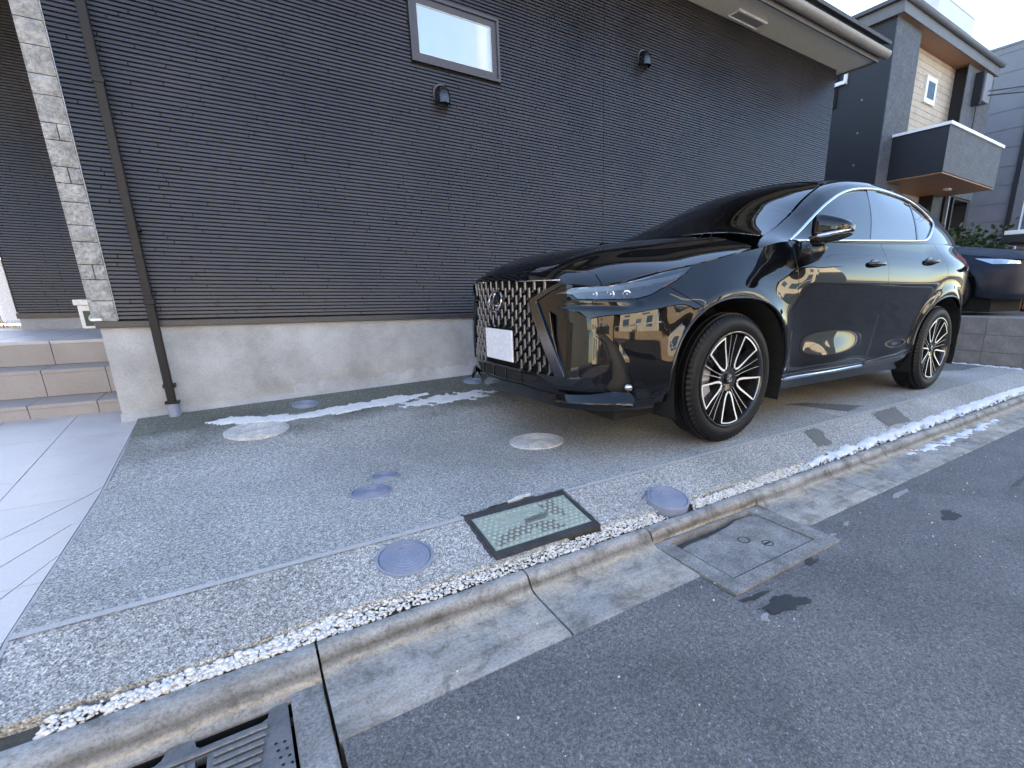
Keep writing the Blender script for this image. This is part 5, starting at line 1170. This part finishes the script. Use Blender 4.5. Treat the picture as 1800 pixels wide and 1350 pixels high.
# ------------------------------------------------------------------ grey block wall and the higher plot beyond it
bw = empty('block_wall', (5.08, 0, 0)); tag(bw, 'low grey concrete block wall behind the rear wheel of the black car', 'wall'); bpy.context.view_layer.update()
loc(MB().box((5.092, -1.22, -.30), (5.19, 4.2, .536)).box((5.10, -1.208, -.30), (14, -1.12, .536)), 'wall_core', M['grout'], bw)
bm_ = MB().box((0, .0015, .0015), (.11, .3985, .1985), bev=.003).mesh('concrete_block', M['block']); bm2 = MB().box((.0015, 0, .0015), (.3985, .11, .1985), bev=.003).mesh('concrete_block', M['block']); bm3 = MB().box((0, .0015, .0015), (.11, .3985, .1485), bev=.003).mesh('concrete_block', M['block'])
for c, z in ((0, .345), (1, .145), (2, -.005)):
    for i in range(14): inst('concrete_block', bm3 if c == 2 else bm_, bw, (random.uniform(-.001, .001), -1.288+.4*i, z))
    for i in range(12): inst('concrete_block', bm2, bw, (.112+.4*i, -1.212+random.uniform(-.001, .001), z if c < 2 else -.05))
plot = MB(); plot.quad((5.18, -1.13, .50), (30, -1.13, .50), (30, 14, .50), (5.18, 14, .50)); tag(plot.build('neighbour_plot', M['block']), kind='structure')
side = MB(); side.quad((-30, 3.9, .10), (-3.7, 3.9, .10), (-3.7, 30, .1), (-30, 30, .1)).quad((-30, -1.3, -.03), (-3.95, -1.3, -.03), (-3.95, 3.9, .10), (-30, 3.9, .10)).quad((4.97, -1.13, -.03), (5.09, -1.13, -.03), (5.09, 12, .0), (4.97, 12, .0)).quad((4.28, 1.3, .12), (5.09, 1.3, .0), (5.09, 14, .1), (4.28, 14, .12)); tag(side.build('side_yard', M['conclid']), kind='structure')
# ------------------------------------------------------------------ neighbour's house
nh = empty('neighbour_house', (8, 2.55, .5)); tag(nh, 'two storey navy and cream house with boxy balcony beyond the block wall', 'house'); bpy.context.view_layer.update()
NX, NY = 8.0, 2.55
loc(MB().box((NX, NY, .5), (NX+.92, 9, 5.48)), 'corner_wall', M['navy'], nh)
# facade faces: grey pier, cream recess, dark reveal, grey right pier, all with panel joints
def panels(x0, x1, z0, z1, y, mat, name, ph=.30, pw=.9):
    z = z0; r = 0
    while z < z1-.02:
        x = x0-(pw/2 if r % 2 else 0)
        while x < x1-.02:
            a, c = max(x, x0), min(x+pw, x1)
            if c-a > .05: loc(MB().box((a+.003, y-.018, z+.003), (c-.003, y, min(z+ph, z1)-.003)), name, mat, nh)
            x += pw
        z += ph; r += 1
loc(MB().box((NX-.003, NY-.018, .5), (NX+.92, NY, 5.46)), 'pier_face', M['greywall'], nh)
loc(MB().box((NX+.92, NY+.30, .5), (NX+4.6, 9, 5.48)), 'recess_wall', M['beige'], nh)
panels(NX+.92, NX+3.30, 2.4, 5.46, NY+.30, M['beige'], 'wall_panel', .115, 1.8)
loc(MB().box((NX+2.66+.64, NY+.0, .5), (NX+3.32, NY+.30, 5.48)), 'reveal', M['navy'], nh)
loc(MB().box((NX+3.32, NY+.01, 2.9), (NX+4.6, 9, 5.48)).box((NX+4.45, NY+.01, .5), (NX+4.6, 9, 2.9)), 'corner_wall', M['navy'], nh); loc(MB().box((NX+3.16, NY-.018, 2.95), (NX+4.6, NY, 5.46)), 'pier_face', M['greywall'], nh)
for z in (2.6, 3.2, 3.75, 4.3, 4.85): loc(MB().lathe([(0, -.010), (.018, -.008), (.020, .002)], 12, (NX, NY+.45, z), 'x'), 'vent_cap', M['bluegrey'], nh)
wn = loc(MB().box((NX-.03, NY+.95, 4.30), (NX+.02, NY+2.2, 4.86)), 'side_window', M['groove'], nh); q = loc(MB().box((NX-.036, NY+1.02, 4.36), (NX-.026, NY+2.1, 4.80)), 'window_pane', M['winglass'], nh); q.parent = wn
for dy in (1.25, 1.45): q = loc(MB().box((NX-.045, NY+dy, 4.36), (NX-.034, NY+dy+.05, 4.80)), 'window_bar', M['bluegrey'], nh); q.parent = wn
# eaves and roof
loc(MB().box((7.95, 2.44, 5.46), (12.45, 9.5, 5.50)), 'brown_soffit', M['brown'], nh)
loc(MB().box((7.93, 2.415, 5.455), (12.47, 2.44, 5.64), bev=.004).box((7.93, 2.44, 5.455), (7.95, 9.5, 5.64)), 'fascia', M['fascia'], nh)
loc(MB().tube([(7.88, 2.38, 5.67), (12.5, 2.38, 5.67)], .055, 10, up=(0, 1, 0)), 'eave_gutter', M['fascia'], nh, smooth=True)
loc(MB().box((7.86, 2.40, 5.64), (12.52, 9.6, 5.70)), 'eave_edge', M['roof'], nh)
rp = MB(); a = [(7.86, 2.40, 5.70), (12.5, 2.40, 5.70), (12.5, 9.6, 5.70), (7.86, 9.6, 5.70), (9.6, 5.6, 6.55), (10.8, 5.6, 6.55)]; rp.add(a, [(0, 1, 5, 4), (1, 2, 5), (2, 3, 4, 5), (3, 0, 4), (0, 3, 2, 1)]); loc(rp, 'hip_roof', M['roof'], nh)
# balcony
bx0, bx1, by0, bz0, bz1 = 8.40, 10.93, 1.60, 2.89, 3.63
loc(MB().box((bx0, by0+.101, bz0), (bx0+.10, NY, bz1)), 'balcony_side', M['navy'], nh); loc(MB().box((bx0, by0-.005, bz0+.01), (bx1, by0+.10, bz1)).box((bx1-.10, by0+.1, bz0+.01), (bx1, NY+.2, bz1)), 'balcony_front', M['greywall'], nh)
loc(MB().box((bx0-.03, by0-.04, bz1), (bx1+.03, by0+.13, bz1+.05)).box((bx0-.03, by0+.13, bz1), (bx0+.13, NY, bz1+.045)), 'balcony_rail', M['white'], nh)
loc(MB().box((bx0+.002, by0, bz0-.02), (bx1-.002, NY+.3, bz0-.001)), 'balcony_underside', M['brown'], nh); loc(MB().box((9.95, 2.05, bz0-.045), (10.12, 2.15, bz0-.018)), 'balcony_lamp', M['white'], nh)
loc(MB().box((bx0-.005, by0-.006, bz0), (bx0-.0005, NY, bz1)), 'balcony_side', M['navy'], nh)
# small windows, meter box, downpipes, ground floor
sw = loc(MB().box((9.98, NY+.24, 4.60), (10.46, NY+.30, 5.08)), 'small_window', M['white'], nh); q = loc(MB().box((10.07, NY+.232, 4.69), (10.37, NY+.245, 4.99)), 'window_pane', M['winglass'], nh); q.parent = sw
loc(MB().box((11.60, NY-.22, 4.80), (11.95, NY-.02, 5.33), bev=.02), 'meter_cabinet', M['bluegrey'], nh); loc(MB().box((11.55, NY-.18, 4.74), (11.62, NY-.02, 5.36)), 'cabinet_bracket', M['navy'], nh)
loc(MB().tube([(11.75, NY-.06, 4.74), (11.75, NY-.06, 3.7)], .012, 6), 'service_cable', M['cable'], nh)
for x in (11.12, 11.36): loc(MB().box((x, NY-.09, .5), (x+.07, NY-.02, 2.9)), 'downpipe', M['navy'] if x > 11.2 else M['bluegrey'], nh)
loc(MB().box((10.55, NY+.0, .5), (11.05, NY+.28, 2.88)), 'entrance_reveal', M['navy'], nh)
sbx = loc(MB().box((NX-.05, NY+.78, 4.66), (NX, NY+1.12, 4.72)).box((NX-.05, NY+.78, 4.72), (NX, NY+.83, 4.92)), 'white_bracket', M['white'], nh)
# ------------------------------------------------------------------ other buildings
def building(name, label, x0, y0, x1, y1, z0, z1, mat, wins, face='y-', roofm='roof', pitch=0., ov=.15, th=.18):
    e = empty(name, ((x0+x1)/2, (y0+y1)/2, z0)); tag(e, label, 'building'); bpy.context.view_layer.update(); loc(MB().box((x0, y0, z0), (x1, y1, z1)), 'wall', mat, e)
    if pitch: 
        cx_, w_ = (x0+x1)/2, .45
        loc(MB().prism([(y0-w_, z1), (y1+w_, z1), ((y0+y1)/2, z1+pitch)], x0-w_, x1+w_, axis='x'), 'roof', M[roofm], e)
    else: loc(MB().box((x0-ov, y0-ov, z1), (x1+ov, y1+ov, z1+th)), 'roof', M[roofm], e)
    for (u, z, w_, h_) in wins:
        if face == 'y-': a, c = (u, y0-.03, z), (u+w_, y0+.02, z+h_); p = ((u+.05, y0-.036, z+.05), (u+w_-.05, y0-.028, z+h_-.05))
        elif face == 'y+': a, c = (u, y1-.02, z), (u+w_, y1+.03, z+h_); p = ((u+.05, y1+.028, z+.05), (u+w_-.05, y1+.036, z+h_-.05))
        else: a, c = (x0-.03, u, z), (x0+.02, u+w_, z+h_); p = ((x0-.036, u+.05, z+.05), (x0-.028, u+w_-.05, z+h_-.05))
        f = loc(MB().box(a, c), 'window', M['white'], e); q = loc(MB().box(*p), 'pane', M['winglass'], e); q.parent = f
    return e
gb = building('warehouse', 'tall blue grey clad building with faint horizontal seams at the far right', 15.0, .6, 30, 12, .5, 6.90, M['bluegrey'], [(1.35, 1.9, .85, 1.25)], 'x-', 'bluegrey', 0., .02, .05)
for i in range(14): loc(MB().box((14.988, .6, .9+.45*i), (15.0, 12, .912+.45*i)), 'cladding_seam', M['bluegrey'], gb)
loc(MB().box((14.90, 2.40, .5), (14.99, 2.49, 6.85)), 'wall_downpipe', M['navy'], gb)
building('rooftop_block', 'pale lilac rooftop block rising behind the neighbouring house', 17.6, 6.2, 20.4, 12, .5, 10.0, M['paleblock'], [], 'y-', 'paleblock', 0., .02, .05)
building('sun_blocker_house', 'unseen tall house added behind the two houses to shade the gap', 2.5, 12.5, 13.5, 19, .1, 9.4, M['tan'], [(4, 3.5, 1.6, 1.2), (8, 3.5, 1.6, 1.2)], pitch=1.5)  # added out of sight to keep the sun out of the gap
# sunlit row across the street: seen only as reflections in the paint and glass
building('street_house', 'cream rendered house across the street facing the driveway', -7.5, -17, .8, -10.2, -.15, 5.4, M['cream'], [(-6.6, 1.0, 1.7, 1.9), (-3.4, 1.2, 1.2, 1.1), (-1.2, .9, 1.2, 2.0), (-6.3, 3.6, 1.5, 1.1), (-2.2, 3.6, 1.6, 1.1)], 'y+', pitch=1.6)
building('street_house', 'tan walled house across the street opposite the car', 2.2, -17, 8.6, -9.6, -.15, 5.2, M['tan'], [(2.9, 1.0, 1.4, 1.2), (5.6, .9, 2.2, 2.0), (3.3, 3.4, 1.6, 1.2), (6.4, 3.4, 1.3, 1.1)], 'y+', pitch=1.8)
building('street_house', 'cream house across the street farthest to the right', 10.2, -18, 19, -10.4, -.15, 5.6, M['cream'], [(11, 1, 1.8, 1.9), (14.5, 1.2, 1.4, 1.2), (11.4, 3.7, 1.6, 1.2), (16, 3.7, 1.4, 1.2)], 'y+', pitch=1.6)
building('street_house', 'tan house across the street farthest to the left', -17.5, -17, -9, -9.4, -.15, 5.3, M['tan'], [(-16, 1, 1.8, 1.9), (-12.5, 1.2, 1.4, 1.2), (-15.6, 3.6, 1.6, 1.2)], 'y+', pitch=1.7)
building('street_house', 'unseen cream house added across the street beyond the farthest left tan one', -28, -17, -19, -9.6, -.15, 5.5, M['cream'], [(-26, 1, 1.8, 1.9), (-22.5, 1.2, 1.4, 1.2)], 'y+', pitch=1.7)  # lengthens the row so the paint doesn't reflect low sky
building('sky_screen_house', 'unseen tan house added on the same side of the street far left of the porch', -20, 1.5, -10.5, 9, -.1, 5.6, M['tan'], [(-18, 1.2, 1.6, 1.2), (-14, 1.2, 1.6, 1.2)], 'y-', pitch=1.6)  # added out of view; hides the horizon sky from the bumper's reflections
building('street_end_screen_house', 'unseen cream house added to close the street end far to the left', -42, -8, -33, 6, -.1, 6.0, M['cream'], [], 'y-', pitch=1.6)  # added to shut off the horizon sky in the car's reflections
opp = MB(); opp.box((-40, -9.4, -.4), (40, -6.0, -.06)); tag(opp.build('opposite_pavement', M['asphalt']), kind='structure'); 
lot = MB(); lot.quad((-40, -30, -.10), (40, -30, -.10), (40, -9.4, -.10), (-40, -9.4, -.10)); tag(lot.build('opposite_plots', M['conclid']), kind='structure')
fw = empty('garden_wall', (0, -8.9, 0)); tag(fw, 'low brown garden wall with white rail across the street', 'wall'); MB().box((-8, -.08, -.3), (1.6, .08, .62)).build('wall_base', M['tan'], fw)
for i in range(9): MB().box((-7.9+1.18*i, -.03, .62), (-7.84+1.18*i, .03, 1.12)).build('rail_post', M['white'], fw)
MB().box((-7.9, -.03, 1.06), (1.6, .03, 1.12)).build('rail', M['white'], fw)
pole = empty('utility_pole', (3.4, -7.0, -.1)); tag(pole, 'round concrete utility pole across the street', 'utility pole'); MB().lathe([(.17, 0), (.16, 3), (.12, 9.5), (0, 9.5)], 24, (0, 0, 0), 'z').build('pole', M['concpole'], pole, smooth=True)
MB().box((-.7, -.05, 8.6), (.7, .05, 8.72)).build('crossarm', M['gutter'], pole)
for i, (y, z) in enumerate(((-6.95, 8.75), (-7.05, 8.75), (-7.1, 7.6))):
    pts = [(x, y, z-.5*(1-((x-3.4)/17)**2)*0-.0022*0+.0016*((x-3.4)**2)*.0-.35*math.sin(math.pi*min(1, max(0, (x+14)/34)))) for x in np.linspace(-30, 36, 23)]; tag(MB().tube(pts, .012, 5).build('overhead_wire', M['cable']), ['topmost overhead wire along the far side of the street, nearer side of the crossarm', 'overhead wire on the far side of the pole crossarm', 'lowest overhead wire fixed to the pole below the crossarm'][i], 'wire', 'overhead wires')
for i, (a, c) in enumerate((((11.75, 2.3, 5.0), (17, -1.0, 7.4)), ((11.75, 2.3, 4.92), (17, -.9, 7.1)))):
    pts = [tuple(Vector(a).lerp(Vector(c), t)+Vector((0, 0, -.5*math.sin(math.pi*t)))) for t in np.linspace(0, 1, 14)]; o = MB().tube(pts, .012, 5).build('service_wire', M['cable']); tag(o, ['upper service wire sagging from the neighbour house meter cabinet', 'lower service wire sagging from the neighbour house meter cabinet'][i], 'wire', 'service wires')
MB()
# ------------------------------------------------------------------ plot next door: parked car, fence, carport, shrub
nc = empty('parked_car', (7.52, .62, .50), R_(90)); nc.scale = (.96, .93, .90); tag(nc, 'dark blue car parked nose to the road behind the block wall', 'car')
sh2 = [(.0, .26), (.9, .26), (S(-.44), .30)]+arch(0, 180, 0, a=.43, b=.41)[0:]+[(S(.44), .26), (S(2.25), .26)]+arch(2.69, 180, 0, a=.43, b=.41)+[(S(3.14), .30), (5.0, .26), (SMAX-.01, .26)]+[(s, tz(s)) for s in np.linspace(SMAX-.01, .2, 40)]+[(0, tz(0))]
panel('body', L, sh2, M['navycar'], nc, [[(.60, .80), (1.0, .80), (1.25, .90), (.9, .88), (.62, .845)]], h=.06, thick=.01, both=True)
panel('headlight', L, [(.60, .80), (1.0, .80), (1.25, .90), (.9, .88), (.62, .845)], M['lampsilver'], nc, h=.05, both=True)
panel('hood', H, [(-.93, 0), (-.84, -.54), (-.63, -.738), (-.24, -.793), (.10, -.809), (.232, -.74), (.09, -.15), (.082, 0), (.09, .15), (.232, .74), (.10, .809), (-.24, .793), (-.63, .738), (-.84, .54)], M['navycar'], nc, h=.06)
up2 = lambda name, poly, mat, holes=(), **k: panel(name, lambda u, v: Uf(u, v/.55), [(a, b_*.55) for a, b_ in poly], mat, nc, [[(a, b_*.55) for a, b_ in h] for h in holes], h=.07, **k)
up2('body_side', [(.24, .02), (3.42, .0), (3.42, .9), (3.16, 1.13), (1.9, 1.16), (1.27, 1.13), (.92, 1.02), (.40, .83)], M['navycar'], [DLO], both=True); up2('side_window', DLO, M['pglass'], both=True, off=-.004); up2('windscreen', loop, M['pglass'], off=-.003)
up2('roof', [(1.27, 1.14), (1.9, 1.165), (3.12, 1.14), (3.42, 1.1), (3.45, 2), (3.42, 2.9), (3.12, 2.86), (1.9, 2.835), (1.27, 2.86), (1.345, 2)], M['navycar'])
for x in (0, 2.69):
    for k in (1, -1): add_wheel(nc, (x, -.795*k, .366), 0 if k > 0 else math.pi, R_(11+x*9))
MB().box((-.6, -.7, .06), (3.3, .7, .62)).build('floor_pan', M['dark'], nc)
fe = empty('slat_fence', (9.6, 0, .5)); tag(fe, 'dark brown slatted fence behind the blue car', 'fence')
for i in range(26): MB().box((0, -1.0+.10*i, .05), (.025, -.925+.10*i, 1.0)).build('slat', M['brown'], fe)
MB().box((-.02, -1.02, 1.0), (.05, 1.62, 1.10)).build('top_rail', M['hay'], fe)
for y in (-1.0, .3, 1.58): MB().box((.03, y, 0), (.09, y+.06, 1.0)).build('fence_post', M['navy'], fe)
cpo = empty('carport', (9.9, 0, .5)); tag(cpo, 'flat black carport roof with white top edge at the right picture edge', 'carport'); MB().box((-.9, -2.2, 1.30), (1.8, .70, 1.37), bev=.01).build('carport_roof', M['white'], cpo); MB().box((-.92, -2.2, 1.16), (1.8, .72, 1.295), bev=.01).build('carport_beam', M['mblack'], cpo); MB().box((-.2, .35, 0), (-.12, .43, 1.18)).build('carport_post', M['navy'], cpo)
MB().prism([(.15, 1.16), (-.6, 1.16), (-.6, 1.02)], -.85, 1.7, axis='x').build('carport_bracket', M['mblack'], cpo)
shr = empty('garden_shrub', (9.0, 1.25, .5)); tag(shr, 'dark leafy shrub against the grey building behind the black car', 'shrub'); rs = random.Random(8); lf = MB(); sm_ = MB(); 
for k in range(30):
    a = rs.uniform(0, 6.28); r = rs.uniform(.10, .60); top = (r*math.cos(a)*.7, r*math.sin(a)*1.2, rs.uniform(.85, 1.52)); sm_.tube([(0, 0, 0), (top[0]*.4, top[1]*.4, top[2]*.6), top], [.014, .009, .004], 5)
    for q in range(70):
        t = rs.uniform(.45, 1.02); p = Vector((top[0]*t, top[1]*t, top[2]*t))+Vector((rs.gauss(0, .06), rs.gauss(0, .07), rs.gauss(0, .05))); d = Vector((rs.gauss(0, 1), rs.gauss(0, 1), rs.gauss(.2, .6))).normalized(); s_ = d.cross(Vector((rs.random(), rs.random(), rs.random()))).normalized(); ln = rs.uniform(.08, .15); wd = ln*.26
        lf.add([p, p+d*ln*.5+s_*wd, p+d*ln, p+d*ln*.5-s_*wd], [(0, 1, 2, 3)])
sm_.build('stem', M['stem'], shr); o = lf.build('foliage', M['leaf'], shr); o['kind'] = 'stuff'
# bright yard glimpsed past the entrance wall, far left
yd = empty('garden_fence', (-5.2, 6.6, .1)); tag(yd, 'sunlit pale fence glimpsed past the entrance wall at the far left', 'fence')
for i in range(6): MB().box((-1.5, 0, .1+.26*i), (3.0, .03, .33+.26*i)).build('fence_board', M['cream'], yd)
MB().box((1.3, -2.4, .45), (1.52, -2.2, .95), bev=.03).build('planter', M['white'], yd); hay = MB(); rs = random.Random(2)
for k in range(240):
    x, y = rs.uniform(.3, 2.0), rs.uniform(-1.6, -.6); a = rs.uniform(-.15, .15); hay.add([(x-.006, y, .0), (x+.006, y, .0), (x+a, y+rs.uniform(-.1, .1), rs.uniform(.35, .75))], [(0, 1, 2)])
o = hay.build('dry_grass', M['hay']); o.location = (-5.2, 6.6, .1); tag(o, 'tuft of dry yellow grass in the sun at the far left edge', 'grass', kind='stuff')
porch = MB().box((-4.6, 3.86, .1), (-3.716, 4.3, .5)); tag(porch.build('porch_kerb', M['white']), 'white sunlit block at the end of the porch', 'block')
